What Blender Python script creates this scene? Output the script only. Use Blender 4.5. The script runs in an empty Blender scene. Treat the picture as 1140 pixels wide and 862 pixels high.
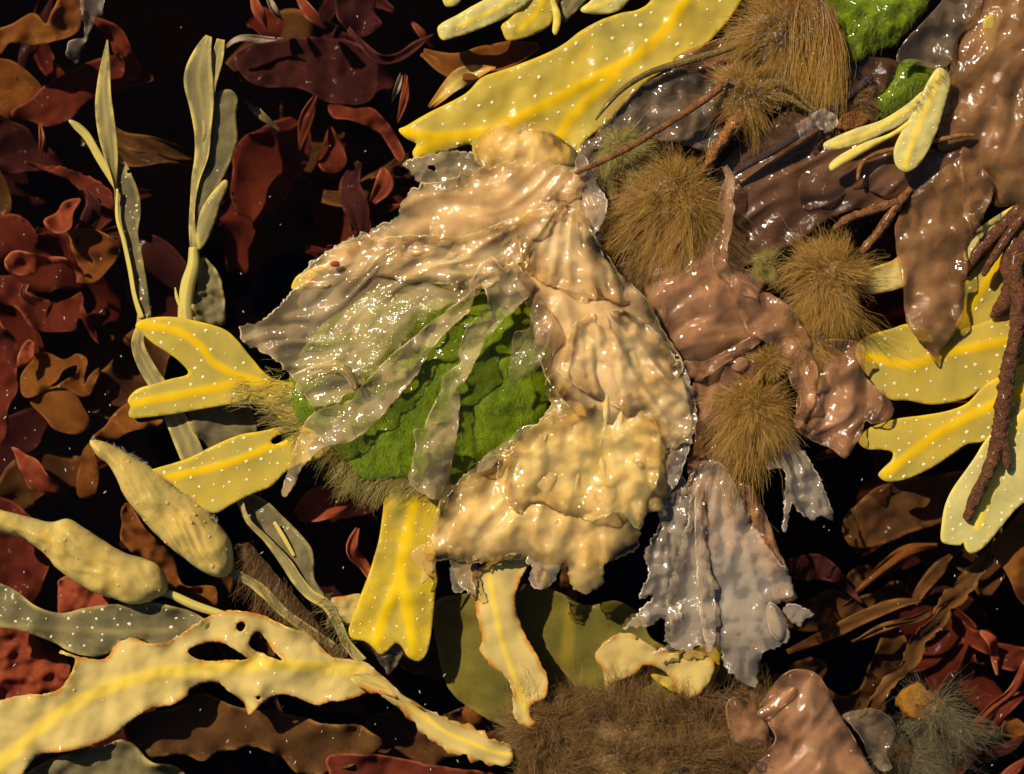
import bpy, math, random
import numpy as np
from mathutils import Vector
from mathutils.geometry import delaunay_2d_cdt

# ------------------------------------------------------------------ camera, sky, sun, exposure
SC = bpy.context.scene
COL = SC.collection
S = 0.00025            # metres per photo pixel at the water surface (photo spans about 28 cm)
CAMH = 2400.0          # camera height in the same units (0.6 m)
cam = bpy.data.cameras.new('camera'); camo = bpy.data.objects.new('camera', cam); COL.objects.link(camo)
camo.location = (0, 0, CAMH * S); camo.rotation_euler = (0, 0, 0)
cam.sensor_width = 36; cam.lens = 36 * CAMH / 1140.0
cam.clip_start = 0.01; cam.clip_end = 100
cam.dof.use_dof = True; cam.dof.focus_distance = (CAMH - 15) * S; cam.dof.aperture_fstop = 9
SC.camera = camo
SUN_EL, SUN_AZ = math.radians(46), math.radians(-46)      # azimuth from +Y (top of picture) towards +X
world = bpy.data.worlds.new('World'); SC.world = world; world.use_nodes = True
wn = world.node_tree
sky = wn.nodes.new('ShaderNodeTexSky'); sky.sky_type = 'NISHITA'; sky.sun_disc = False
sky.sun_elevation = SUN_EL; sky.sun_rotation = SUN_AZ
wn.links.new(sky.outputs[0], wn.nodes['Background'].inputs[0]); wn.nodes['Background'].inputs[1].default_value = 0.05
sd = Vector((math.sin(SUN_AZ) * math.cos(SUN_EL), math.cos(SUN_AZ) * math.cos(SUN_EL), math.sin(SUN_EL)))
sl = bpy.data.lights.new('sun', 'SUN'); sl.energy = 4.6; sl.angle = math.radians(0.53); sl.color = (1, .905, .745)
so = bpy.data.objects.new('sun', sl); COL.objects.link(so); so.rotation_euler = sd.to_track_quat('Z', 'Y').to_euler()
SC.view_settings.view_transform = 'Standard'; SC.view_settings.look = 'None'
SC.view_settings.gamma = 1; SC.view_settings.use_curve_mapping = False; SC.view_settings.exposure = 0.35
cy = SC.cycles
cy.transparent_max_bounces = 24; cy.max_bounces = 7; cy.diffuse_bounces = 3; cy.transmission_bounces = 5
cy.use_denoising = True; cy.sample_clamp_indirect = 4
cy.caustics_reflective = False; cy.caustics_refractive = False

# ------------------------------------------------------------------ numeric helpers
_rs = np.random.RandomState(7)
_perm = np.concatenate([_rs.permutation(256)] * 3)
_gr = np.stack([np.cos(np.arange(256) * 2.39996), np.sin(np.arange(256) * 2.39996)], 1)

def noise(x, y, seed=0):
    x = np.asarray(x, float) + seed * 17.31; y = np.asarray(y, float) - seed * 9.73
    xi = np.floor(x).astype(int); yi = np.floor(y).astype(int); xf = x - xi; yf = y - yi
    u = xf ** 3 * (xf * (xf * 6 - 15) + 10); v = yf ** 3 * (yf * (yf * 6 - 15) + 10)
    def g(ix, iy, dx, dy):
        k = _perm[_perm[ix & 255] + (iy & 255)]
        return _gr[k, 0] * dx + _gr[k, 1] * dy
    a = g(xi, yi, xf, yf); b = g(xi + 1, yi, xf - 1, yf)
    c_ = g(xi, yi + 1, xf, yf - 1); d = g(xi + 1, yi + 1, xf - 1, yf - 1)
    return ((a + (b - a) * u) + ((c_ + (d - c_) * u) - (a + (b - a) * u)) * v) * 1.5

def fbm(x, y, seed=0, oct=3):
    t = 0; a = 1
    for o in range(oct):
        t = t + a * noise(x * 2 ** o, y * 2 ** o, seed + o * 3); a *= .5
    return t

def crop(x0, y0, s, pts):
    out = []                                            # five numbers = spine point whose width is in crop pixels too
    for p in pts:
        r = list(p[2:])
        if len(p) == 5: r[1] /= s
        out.append((x0 + p[0] / s, y0 + p[1] / s) + tuple(r))
    return out
def A_(*p): return crop(0, 0, 2.85, p)
def B_(*p): return crop(370, 0, 2.85, p)
def C_(*p): return crop(740, 0, 2.85, p)
def D_(*p): return crop(0, 280, 2.85, p)
def E_(*p): return crop(370, 280, 2.85, p)
def F_(*p): return crop(740, 280, 2.85, p)
def G_(*p): return crop(0, 562, 2.85, p)
def H_(*p): return crop(370, 562, 2.85, p)
def I_(*p): return crop(740, 562, 2.85, p)

def cat(pts, step, closed):
    P = np.asarray(pts, float); n = len(P); out = []
    for i in range(n if closed else n - 1):
        if closed: p0, p1, p2, p3 = P[(i - 1) % n], P[i], P[(i + 1) % n], P[(i + 2) % n]
        else: p0, p1, p2, p3 = P[max(i - 1, 0)], P[i], P[i + 1], P[min(i + 2, n - 1)]
        L = np.linalg.norm((p2 - p1)[:2]); k = max(1, int(round(L / step)))
        t = (np.arange(k) / k)[:, None]
        out.append(.5 * (2 * p1 + (p2 - p0) * t + (2 * p0 - 5 * p1 + 4 * p2 - p3) * t ** 2 + (3 * p1 - p0 - 3 * p2 + p3) * t ** 3))
    r = np.concatenate(out)
    return r if closed else np.vstack([r, P[-1]])

def inside(px, py, poly):
    r = np.zeros(len(px), bool); x0, y0 = poly[:, 0], poly[:, 1]
    x1, y1 = np.roll(x0, -1), np.roll(y0, -1)
    for a, b, c_, d in zip(x0, y0, x1, y1):
        if b == d: continue
        r ^= ((b > py) != (d > py)) & (px < (c_ - a) * (py - b) / (d - b) + a)
    return r

def segdist(P, poly, closed=True):
    a = poly; b = np.roll(poly, -1, 0) if closed else poly[1:]
    if not closed: a = poly[:-1]
    out = np.full(len(P), 1e9)
    ab = b - a; l2 = (ab ** 2).sum(1) + 1e-9
    for s0 in range(0, len(P), 4000):
        Q = P[s0:s0 + 4000]
        t = ((Q[:, None, :] - a) * ab).sum(2) / l2
        t = np.clip(t, 0, 1)
        d = Q[:, None, :] - (a + ab * t[:, :, None])
        out[s0:s0 + 4000] = np.sqrt((d ** 2).sum(2).min(1))
    return out

WORLDPOS = {}
def place(o, parent, origin):
    o.location = origin if parent is None else origin - WORLDPOS[parent.name]
    if parent is not None: o.parent = parent
    WORLDPOS[o.name] = origin

def to_world(V, hm=None):
    V = np.asarray(V, float)
    f = (CAMH - (V[:, 2].mean() if hm is None else hm)) / CAMH
    return np.stack([(V[:, 0] - 570) * f * S, (431 - V[:, 1]) * f * S, V[:, 2] * S], 1)

def mesh(name, V, faces, mat, parent=None, attrs=None, hm=None, kind=None):
    """V in photo pixels (x right, y down, height); faces = list of int arrays (n,3) / (n,4)"""
    X = to_world(V, hm); org = X.mean(0) * [1, 1, 0] + [0, 0, X[:, 2].min()]
    me = bpy.data.meshes.new(name)
    fl = [np.asarray(f, int) for f in faces if len(f)]
    Xc = X - X.mean(0); vol = 0.                        # closed bodies must face outwards
    for f in fl:
        for j in range(1, f.shape[1] - 1):
            vol += np.einsum('ij,ij->i', Xc[f[:, 0]], np.cross(Xc[f[:, j]], Xc[f[:, j + 1]])).sum()
    if vol < 0: fl = [f[:, ::-1] for f in fl]
    nl = sum(f.size for f in fl); nf = sum(len(f) for f in fl)
    me.vertices.add(len(X)); me.vertices.foreach_set('co', (X - org).astype(np.float32).ravel())
    me.loops.add(nl); me.loops.foreach_set('vertex_index', np.concatenate([f.ravel() for f in fl]).astype(np.int32))
    st = np.concatenate([np.full(len(f), f.shape[1]) for f in fl]); starts = np.concatenate([[0], np.cumsum(st)[:-1]])
    me.polygons.add(nf); me.polygons.foreach_set('loop_start', starts.astype(np.int32))
    me.polygons.foreach_set('use_smooth', np.ones(nf, bool))
    me.update(calc_edges=True); me.validate()
    for k, v in (attrs or {}).items():
        v = np.asarray(v, np.float32)
        if v.ndim == 1: at = me.attributes.new(k, 'FLOAT', 'POINT'); at.data.foreach_set('value', v)
        else: at = me.attributes.new(k, 'FLOAT_VECTOR', 'POINT'); at.data.foreach_set('vector', v.ravel())
    me.materials.append(mat)
    o = bpy.data.objects.new(name, me); COL.objects.link(o)
    place(o, parent, org)
    if kind: o['kind'] = kind
    return o

def tag(o, label, category, group=None):
    o['label'] = label; o['category'] = category
    if group: o['group'] = group
    return o

def thing(name, label, category, px, py, h=0, group=None):
    o = bpy.data.objects.new(name, None); COL.objects.link(o); o.empty_display_size = .005
    place(o, None, to_world(np.array([[px, py, h]]))[0])
    return tag(o, label, category, group)

# ------------------------------------------------------------------ shape makers
SURF = {}
def sheet(name, pts, mat, parent=None, res=4, h=0., dome=0, domeR=50, waves=(), radial=None, flow=None, t=(1.2, .25), tR=9,
          ribs=(), ribw=5, ribh=1.2, rag=0, rags=9, holes=(), smooth=True, hfun=None, curl=0, curlR=14, seed=None, kind=None, plane=None):
    """a seaweed sheet: outline -> triangulated body with real thickness, folds, raised midribs, curled edge"""
    seed = int((pts[0][0] * 3 + pts[0][1] * 7 + len(pts)) % 97)
    def line(p, ragged=rag):
        q = cat(p, res * .8, True) if smooth else np.asarray(p, float)
        if ragged:
            if not smooth: q = cat(p, res * .7, True)
            d = np.roll(q, -1, 0) - np.roll(q, 1, 0); nrm = np.stack([d[:, 1], -d[:, 0]], 1); nrm /= np.linalg.norm(nrm, axis=1)[:, None] + 1e-9
            k = fbm(q[:, 0] / rags, q[:, 1] / rags, seed, 3) + .5 * np.abs(noise(q[:, 0] / rags * 2.7, q[:, 1] / rags * 2.7, seed + 5))
            q = q + nrm * (k * ragged)[:, None]
        return q
    out = line(pts); hs = [line(p, min(rag, 2)) for p in holes]
    lo, hi = out.min(0), out.max(0); rr = random.Random(seed)
    gx, gy = np.meshgrid(np.arange(lo[0], hi[0], res), np.arange(lo[1], hi[1], res * .866))
    gx = gx + (np.arange(gx.shape[0]) % 2)[:, None] * res * .5
    rsd = np.random.RandomState(seed)
    P = np.stack([gx.ravel(), gy.ravel()], 1) + rsd.uniform(-.12, .12, (gx.size, 2)) * res
    m = inside(P[:, 0], P[:, 1], out)
    for q in hs: m &= ~inside(P[:, 0], P[:, 1], q)
    P = P[m]
    ed = segdist(P, out)
    for q in hs: ed = np.minimum(ed, segdist(P, q))
    P = P[ed > res * .45]
    loops = [out] + hs; allp = np.concatenate(loops + [P]); fcs = []; k = 0
    for q in loops: fcs.append(list(range(k, k + len(q)))); k += len(q)
    vv, ee, ff, _, _, _ = delaunay_2d_cdt([Vector(p) for p in allp], [], fcs, 2, 1e-4)
    V = np.array([(v.x, v.y) for v in vv]); T = np.array([f for f in ff if len(f) == 3], int)
    if hs:
        cen = V[T].mean(1); km = np.ones(len(T), bool)
        for q in hs: km &= ~inside(cen[:, 0], cen[:, 1], q)
        T = T[km]
    used = np.unique(T); remap = -np.ones(len(V), int); remap[used] = np.arange(len(used)); V = V[used]; T = remap[T]
    # wind all triangles the same way (pixel space)
    a, b, c_ = V[T[:, 0]], V[T[:, 1]], V[T[:, 2]]
    ar = (b[:, 0] - a[:, 0]) * (c_[:, 1] - a[:, 1]) - (b[:, 1] - a[:, 1]) * (c_[:, 0] - a[:, 0])
    T[ar < 0] = T[ar < 0][:, ::-1]; T = T[np.abs(ar) > 1e-6]
    x, y = V[:, 0], V[:, 1]
    # open edges
    e = np.concatenate([T[:, [0, 1]], T[:, [1, 2]], T[:, [2, 0]]]); key = np.sort(e, 1); kk = key[:, 0] * len(V) + key[:, 1]
    uq, idx, cnt = np.unique(kk, return_index=True, return_counts=True); be = e[idx[cnt == 1]]
    ed = segdist(V, out)
    for q in hs: ed = np.minimum(ed, segdist(V, q))
    z = np.full(len(V), float(h)) if not hfun else hfun(x, y).astype(float)
    if plane: z = z + (x - x.mean()) * plane[0] + (y - y.mean()) * plane[1]
    if dome: z = z + dome * (1 - np.exp(-ed / domeR))
    for w in waves:
        amp, sc = w[0] * (.22 if w[1] < 20 and t[0] < 20 and parent else .85), w[1]; z = z + amp * fbm(x / sc, y / sc, seed + 11, 2)
    if radial:
        cx, cyy, amp, num = radial[:4]; th = np.arctan2(y - cyy, x - cx); r = np.hypot(x - cx, y - cyy)
        f = 1 - 2 * np.sqrt(.006 + fbm(th * num * .8, r / 160., seed + 3, 2) ** 2); z = z + amp * f * np.minimum(1, r / 60)
    if flow:
        amp, ang, ln, wd = flow; ca, sa = math.cos(ang), math.sin(ang)
        u = x * ca + y * sa; v = -x * sa + y * ca; wob = noise(u / ln, v / ln, seed) * .8
        f = 1 - 2 * np.sqrt(.006 + fbm(u / ln, v / (wd * 1.5) + wob, seed + 4, 2) ** 2); z = z + amp * f
    if curl: z = z + curl * np.exp(-ed / curlR) * (noise(x / 28, y / 28, seed + 8) * 1.6 + .4)
    rb = np.zeros(len(V))
    for q in ribs:
        dq = segdist(V, cat(q, 6, False), False); rb = np.maximum(rb, np.exp(-(dq / (ribw * .8)) ** 2))
    th_ = t[1] + (t[0] - t[1]) * np.sqrt(1 - (1 - np.clip(ed / tR, 0, 1)) ** 2) + rb * ribh * np.clip(ed / 4, 0, 1)
    onb = np.zeros(len(V), bool); onb[be.ravel()] = True
    top = np.stack([x, y, z + th_ * .5], 1); bot = np.stack([x, y, z - th_ * .5], 1)
    n = len(V)
    # a rounded rim: middle ring pushed outwards a little
    side = np.concatenate([np.stack([be[:, 1], be[:, 0], be[:, 0] + n, be[:, 1] + n], 1)])
    VV = np.concatenate([top, bot])
    pp = np.stack([x / 100, y / 100, z / 100], 1)
    o = mesh(name, VV, [np.concatenate([T, T[:, ::-1] + n]), side], mat, parent,
             dict(edge=np.tile(np.clip(ed / 12, 0, 1), 2), rib=np.tile(rb, 2), pp=np.tile(pp, (2, 1)), deep=np.tile(np.clip(ed / 60, 0, 1), 2), under=np.repeat([0., 1.], n)), kind=kind)
    SURF[o.name] = (top, ed, rb, float(VV[:, 2].mean()))
    return o

def ribbon(name, sp, mat, parent=None, t=1.2, cup=0., wav=0., step=4, K=9, rag=0., tip=(0, 0), seed=1, ribh=.8, ruff=0.):
    """a strap blade: spine points (x, y, height, width, roll degrees)"""
    sp = [tuple(p) + (0.,) * (5 - len(p)) for p in sp]
    P = cat(sp, step, False); n = len(P)
    L = np.concatenate([[0], np.cumsum(np.linalg.norm(np.diff(P[:, :2], axis=0), axis=1))])
    W = np.maximum(P[:, 3], .6)
    Tn = np.gradient(P[:, :3], axis=0); Tn /= np.linalg.norm(Tn, axis=1)[:, None] + 1e-9
    up = np.array([0, 0, 1.]); sd_ = np.cross(Tn, up); sd_ /= np.linalg.norm(sd_, axis=1)[:, None] + 1e-9
    nr = np.cross(sd_, Tn); ro = np.radians(P[:, 4])[:, None]
    s2 = sd_ * np.cos(ro) + nr * np.sin(ro); n2 = -sd_ * np.sin(ro) + nr * np.cos(ro)
    sgn = np.sign(n2[:, 2:3]); 
    u = np.linspace(-1, 1, K)
    def ring(sign):
        out = []
        for j, q in enumerate(u):
            w_ = W * .5 * q * (1 + rag * (noise(L / 9, np.full(n, q * 3.), seed) if abs(q) > .9 else 0))
            lift = cup * W * .5 * (q * q - .3) + wav * noise(L / 40 + q * .7, np.full(n, q * .9), seed + 2) + ruff * abs(q) ** 3 * np.sin(L / 9 + 2 * noise(L / 30, L * 0 + q, seed + 4)) * (1 if q > 0 else -1)
            th = sign * .5 * (t * math.sqrt(max(0, 1 - q * q * .94)) + ribh * math.exp(-(q / .16) ** 2)) * np.minimum(1, W / 8 + .15)
            out.append(P[:, :3] + s2 * w_[:, None] + n2 * (lift + th)[:, None])
        return np.stack(out, 1)
    R1, R2 = ring(1), ring(-1)[:, ::-1]
    R = np.concatenate([R1, R2], 1); M = 2 * K
    idx = np.arange(n * M).reshape(n, M)
    q = np.stack([idx[:-1], np.roll(idx, -1, 1)[:-1], np.roll(idx, -1, 1)[1:], idx[1:]], -1).reshape(-1, 4)
    V = R.reshape(-1, 3)
    capA = [[idx[0, k], idx[0, M - 1 - k], idx[0, M - 2 - k], idx[0, k + 1]] for k in range(K - 1)]
    capB = [[idx[-1, k + 1], idx[-1, M - 2 - k], idx[-1, M - 1 - k], idx[-1, k]] for k in range(K - 1)]
    uu = np.concatenate([u, u[::-1]]); eg = (1 - np.abs(uu))[None, :] * (W / 2)[:, None] / 12
    o = mesh(name, V, [np.concatenate([q, np.array(capA), np.array(capB)])], mat, parent,
             dict(edge=np.clip(eg, 0, 1).ravel(), rib=np.tile(np.exp(-(uu / .2) ** 2), (n, 1)).ravel(), pp=np.stack([V[:, 0] / 100, V[:, 1] / 100, V[:, 2] / 100], 1),
                  deep=np.clip(eg / 5, 0, 1).ravel()))
    top = R1.reshape(-1, 3); SURF[o.name] = (top, np.repeat(W / 2, K) * (1 - np.abs(np.tile(u, n))), np.zeros(len(top)), float(V[:, 2].mean()))
    return o

def tube(name, pts, mat, parent=None, K=10, step=3, rough=.15, seed=1, kind=None):
    P = cat(pts, step, False); n = len(P)
    Tn = np.gradient(P[:, :3], axis=0); Tn /= np.linalg.norm(Tn, axis=1)[:, None] + 1e-9
    sd_ = np.cross(Tn, [0.13, .07, 1.]); sd_ /= np.linalg.norm(sd_, axis=1)[:, None]; nr = np.cross(sd_, Tn)
    L = np.concatenate([[0], np.cumsum(np.linalg.norm(np.diff(P[:, :3], axis=0), axis=1))])
    rings = []
    for k in range(K):
        a = 2 * math.pi * k / K
        r = P[:, 3] * (1 + rough * fbm(L / 7, np.full(n, math.cos(a) * 1.3 + 5 * math.sin(a)), seed, 3))
        rings.append(P[:, :3] + sd_ * (r * math.cos(a))[:, None] + nr * (r * math.sin(a))[:, None])
    R = np.stack(rings, 1); V = np.concatenate([R.reshape(-1, 3), P[:1, :3] - Tn[:1] * P[:1, 3:4] * .5, P[-1:, :3] + Tn[-1:] * P[-1:, 3:4] * .5])
    idx = np.arange(n * K).reshape(n, K)
    q = np.stack([idx[:-1], np.roll(idx, -1, 1)[:-1], np.roll(idx, -1, 1)[1:], idx[1:]], -1).reshape(-1, 4)
    A = np.array([[n * K, idx[0, (k + 1) % K], idx[0, k]] for k in range(K)]); B = np.array([[n * K + 1, idx[-1, k], idx[-1, (k + 1) % K]] for k in range(K)])
    return mesh(name, V, [q, np.concatenate([A, B])], mat, parent, dict(pp=V / 100, edge=np.ones(len(V)), rib=np.zeros(len(V)), deep=np.ones(len(V))), kind=kind)

def blob(name, c, r, mat, parent=None, amp=.15, sc=1.2, seed=1, K=28, J=16, kind=None):
    ph = np.linspace(0, math.pi, J + 1)[:, None]; th = np.arange(K)[None, :] * 2 * math.pi / K
    d = np.stack([np.sin(ph) * np.cos(th), np.sin(ph) * np.sin(th), np.cos(ph) * np.ones_like(th)], -1).reshape(-1, 3)
    k = 1 + amp * (fbm(d[:, 0] * sc + d[:, 2] * 1.7, d[:, 1] * sc - d[:, 2] * 1.1, seed, 3))
    V = np.array(c) + d * k[:, None] * np.array(r)
    idx = np.arange((J + 1) * K).reshape(J + 1, K)
    q = np.stack([idx[:-1], idx[1:], np.roll(idx, -1, 1)[1:], np.roll(idx, -1, 1)[:-1]], -1).reshape(-1, 4)
    return mesh(name, V, [q], mat, parent, dict(pp=V / 100, edge=np.ones(len(V)), rib=np.zeros(len(V)), deep=np.ones(len(V))), kind=kind)

def hairs(name, P0, D, L, mat, parent=None, flow=(0, 0, 0), w=.9, seg=6, curl=.25, seed=1, clump=.3, hm=None, pull=.55, pullN=22):
    rs = np.random.RandomState(seed); N = len(P0); P0 = np.asarray(P0, float)
    D = D / (np.linalg.norm(D, axis=1)[:, None] + 1e-9)
    cl = np.stack([fbm(P0[:, 0] / 9, P0[:, 1] / 9, seed), fbm(P0[:, 0] / 9, P0[:, 1] / 9, seed + 20), fbm(P0[:, 0] / 9, P0[:, 1] / 9, seed + 40) * .6], 1)
    D = D + clump * cl * 1.5; fl = np.asarray(flow, float)
    if fl.ndim == 1: fl = np.tile(fl, (N, 1))
    ts = np.linspace(0, 1, seg + 1); ax1 = rs.normal(size=(N, 3)); ax2 = rs.normal(size=(N, 3)); ph = rs.uniform(0, 6.28, (N, 1)); fr = rs.uniform(2, 6, (N, 1))
    pts = []
    for tt in ts:
        pts.append(P0 + D * (L * tt)[:, None] + fl * (L * tt ** 1.8)[:, None] + curl * (L * tt)[:, None] * (.5 * ax1 * np.sin(fr * tt + ph) * .6 + .3 * ax2 * np.cos(fr * 1.7 * tt + ph)))
    Pt = np.stack(pts, 1)
    M = max(4, N // pullN); ci = rs.choice(N, M, replace=False); own = np.empty(N, int)
    jit = P0 + rs.normal(size=P0.shape) * 2.5
    for a0 in range(0, N, 3000): own[a0:a0 + 3000] = ci[((jit[a0:a0 + 3000, None, :2] - P0[None, ci, :2]) ** 2).sum(2).argmin(1)]
    Pt = Pt + (Pt[own] - Pt) * (pull * ts ** 1.5)[None, :, None]      # strands gather into wet locks
    sd_ = np.cross(D, rs.normal(size=(N, 3))); sd_ /= np.linalg.norm(sd_, axis=1)[:, None] + 1e-9
    sd_[:, 2] *= .3; ww = w * rs.uniform(.6, 1.25, N)
    a = Pt + sd_[:, None, :] * (ww[:, None] * (1 - .7 * ts)[None, :] * .5)[:, :, None]
    b = Pt - sd_[:, None, :] * (ww[:, None] * (1 - .7 * ts)[None, :] * .5)[:, :, None]
    V = np.stack([a, b], 2).reshape(-1, 3)
    base = (np.arange(N) * (seg + 1) * 2)[:, None] + (np.arange(seg) * 2)[None, :]
    q = np.stack([base, base + 1, base + 3, base + 2], -1).reshape(-1, 4)
    rnd = np.repeat(rs.uniform(0, 1, N), (seg + 1) * 2); tt = np.tile(np.repeat(ts, 2), N)
    return mesh(name, V, [q], mat, parent, dict(rnd=rnd, tt=tt), hm=hm, kind='stuff')

def dots(o, mat, spacing=11, r=(1.3, 2.3), name='hair_pits', margin=4, keep=.72, seed=1, hgt=.45, avoid_rib=True):
    """the raised pale hair pits that speckle a wrack blade, as low domes sitting on the surface"""
    top, ed, rb, hm = SURF[o.name]; rs = np.random.RandomState(seed)
    ok = np.where((ed > margin) & ((rb < .6) | (not avoid_rib)))[0]; rs.shuffle(ok); ch = []
    for i in ok:
        p = top[i]
        if all((p[0] - q[0]) ** 2 + (p[1] - q[1]) ** 2 > (spacing * (0.6 + .8 * rs.rand())) ** 2 for q in ch): ch.append(p)
    ch = [p for p in ch if rs.rand() < keep]
    if not ch: return
    K = 8; V = []; Q = []; T = []
    for p in ch:
        rr = rs.uniform(r[0] * .65, r[1] * 1.0); b = len(V); el = rs.uniform(.85, 1.3); an = rs.uniform(0, 3.14)
        for (k, z) in ((1, -.5), (.8, hgt * .55), (.4, hgt * .95)):
            for j in range(K):
                a = j * 2 * math.pi / K; dx, dy = math.cos(a) * rr * k * el, math.sin(a) * rr * k
                V.append((p[0] + dx * math.cos(an) - dy * math.sin(an), p[1] + dx * math.sin(an) + dy * math.cos(an), p[2] + z))
        V.append((p[0], p[1], p[2] + hgt))
        for lv in range(2):
            for j in range(K): Q.append((b + lv * K + j, b + lv * K + (j + 1) % K, b + (lv + 1) * K + (j + 1) % K, b + (lv + 1) * K + j))
        for j in range(K): T.append((b + 2 * K + j, b + 2 * K + (j + 1) % K, b + 3 * K))
    V = np.array(V)
    return mesh(name, V, [np.array(Q), np.array(T)], mat, o, dict(pp=V / 100), hm=hm, kind='stuff')

# ------------------------------------------------------------------ materials
class NT:
    def __init__(s, name):
        s.m = bpy.data.materials.new(name); s.m.use_nodes = True; s.t = s.m.node_tree; s.t.nodes.clear()
        s.out = s.t.nodes.new('ShaderNodeOutputMaterial')
    def n(s, typ, ins=None, **kw):
        d = s.t.nodes.new('ShaderNode' + typ)
        for k, v in kw.items(): setattr(d, k, v)
        for k, v in (ins or {}).items():
            if hasattr(v, 'is_linked') or isinstance(v, bpy.types.NodeSocket): s.t.links.new(v, d.inputs[k])
            else: d.inputs[k].default_value = v
        return d
    def attr(s, name): return s.n('Attribute', attribute_name=name)
    def mixc(s, f, a, b, blend='MIX'):
        d = s.t.nodes.new('ShaderNodeMix'); d.data_type = 'RGBA'; d.blend_type = blend
        for i, v in ((0, f), (6, a), (7, b)):
            if isinstance(v, bpy.types.NodeSocket): s.t.links.new(v, d.inputs[i])
            else: d.inputs[i].default_value = v if i == 0 else tuple(v)[:3] + (1,)
        return d.outputs[2]
    def math(s, op, a, b=0., clamp=False):
        d = s.n('Math', {0: a, 1: b}, operation=op); d.use_clamp = clamp; return d.outputs[0]
    def ramp(s, f, lo, hi, a=0., b=1.):
        d = s.n('MapRange', {0: f, 1: lo, 2: hi, 3: a, 4: b}); d.interpolation_type = 'SMOOTHSTEP'; return d.outputs[0]
    def noise(s, vec, scale, detail=3., rough=.5, dist=0.):
        return s.n('TexNoise', {'Vector': vec, 'Scale': scale, 'Detail': detail, 'Roughness': rough, 'Distortion': dist}).outputs[0]
    def mixs(s, f, a, b): return s.n('MixShader', {0: f, 1: a, 2: b}).outputs[0]
    def done(s, sh): s.t.links.new(sh, s.out.inputs[0]); return s.m

def weed(name, col, col2=None, rib=None, edge=None, transl=.3, alpha=1., alpha_edge=None, rough=.4, wet=.12, spec_ior=1.36,
         bump=(6, .0002), bump2=None, nscale=2.2, fine=None, sss=0., edgew=.5, trcol=None, stain=None, stretch=None, body=.25, rim=0, blotch=1.):
    """wet seaweed: body colour with blotches, midrib and rim colour, light passing through, thin water film on top"""
    k = NT(name); pp = k.attr('pp').outputs['Vector']
    if stretch:
        mp = k.n('Mapping', {0: pp, 'Rotation': (0, 0, stretch[0]), 'Scale': (stretch[1], 1, 1)}); pps = mp.outputs[0]
    else: pps = pp
    c = col
    n1 = k.noise(pps, nscale, 5, .6, .4)
    base = k.mixc(k.ramp(n1, .36, .66), col, col2 or [q * .75 for q in col])
    n2 = k.noise(pps, nscale * 9, 4, .65)
    base = k.mixc(k.ramp(n2, .35, .75, 0, .35), base, fine or [q * .7 for q in (col2 or col)])
    if rib: base = k.mixc(k.ramp(k.attr('rib').outputs['Fac'], .1, .95, 0, .92), base, rib)
    if edge:
        e = k.attr('edge').outputs['Fac']
        base = k.mixc(k.math('MULTIPLY', k.ramp(e, 0., edgew, 1, 0), k.ramp(k.noise(pp, 5, 3), .35, .62)), base, edge)
    if stain:
        base = k.mixc(k.ramp(k.noise(pp, stain[1], 4, .6), stain[2], stain[2] + .09, 0, stain[3]), base, stain[0])
    b = k.n('Bump', {'Strength': 1.0, 'Distance': bump[1], 'Height': k.noise(pps, bump[0], 4, .55)})
    if bump2:
        b = k.n('Bump', {'Strength': 1.0, 'Distance': bump2[1], 'Height': k.math('MULTIPLY', k.noise(pp, bump2[0], 2, .5), k.ramp(k.noise(pp, 3.6, 3), .44, .60, .12, 1.)), 'Normal': b.outputs[0]})
    nf = b.outputs[0]                                   # the water film follows the fine relief ...
    nm = k.n('Bump', {'Strength': 1.0, 'Distance': bump[1] * body, 'Height': k.noise(pps, bump[0], 3, .5)}).outputs[0]   # ... the soft body under it less so
    pr = k.n('BsdfPrincipled', {'Base Color': base, 'Roughness': rough, 'Normal': nm, 'Specular IOR Level': 0.})
    if sss:
        pr.inputs['Subsurface Weight'].default_value = 1.0; pr.inputs['Subsurface Scale'].default_value = sss
        pr.inputs['Subsurface Radius'].default_value = (1, .62, .32)
    sh = pr.outputs[0]
    if transl:
        tc = base if not trcol else k.mixc(.6, base, trcol)
        sh = k.mixs(transl, sh, k.n('BsdfTranslucent', {'Color': tc, 'Normal': nm}).outputs[0])
    if alpha < 1:
        al = alpha
        if alpha_edge is not None:
            al = k.ramp(k.attr('deep').outputs['Fac'], 0, .55, alpha_edge, alpha)
        nn = k.ramp(k.noise(pps, 2.4, 3, .5), .3, .7, -.3 * alpha * blotch, .25 * alpha * blotch)
        al = k.math('ADD', al, nn, True)
        if rim: al = k.math('MAXIMUM', al, k.math('MULTIPLY', k.ramp(k.attr('edge').outputs['Fac'], .02, .22, rim, 0), k.ramp(k.noise(pp, 4.5, 2), .38, .62)))     # folded, doubled rim
        tint = k.n('BsdfTransparent', {'Color': (.99, .95, .86, 1)}).outputs[0]
        sh = k.mixs(al, tint, sh)
    fr = k.math('MULTIPLY', k.n('Fresnel', {'IOR': spec_ior}).outputs[0], k.math('SUBTRACT', 1., k.attr('under').outputs['Fac'], True))   # film on the upper skin only
    sh = k.mixs(fr, sh, k.n('BsdfGlossy', {'Color': (1, 1, 1, 1), 'Roughness': wet, 'Normal': nf}).outputs[0])
    return k.done(sh)

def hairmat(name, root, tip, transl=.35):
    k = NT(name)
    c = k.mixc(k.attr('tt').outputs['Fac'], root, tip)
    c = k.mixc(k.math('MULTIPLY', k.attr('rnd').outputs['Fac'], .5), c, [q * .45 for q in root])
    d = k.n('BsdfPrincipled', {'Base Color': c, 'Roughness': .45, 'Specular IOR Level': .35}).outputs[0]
    return k.done(k.mixs(transl, d, k.n('BsdfTranslucent', {'Color': c}).outputs[0]))

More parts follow.
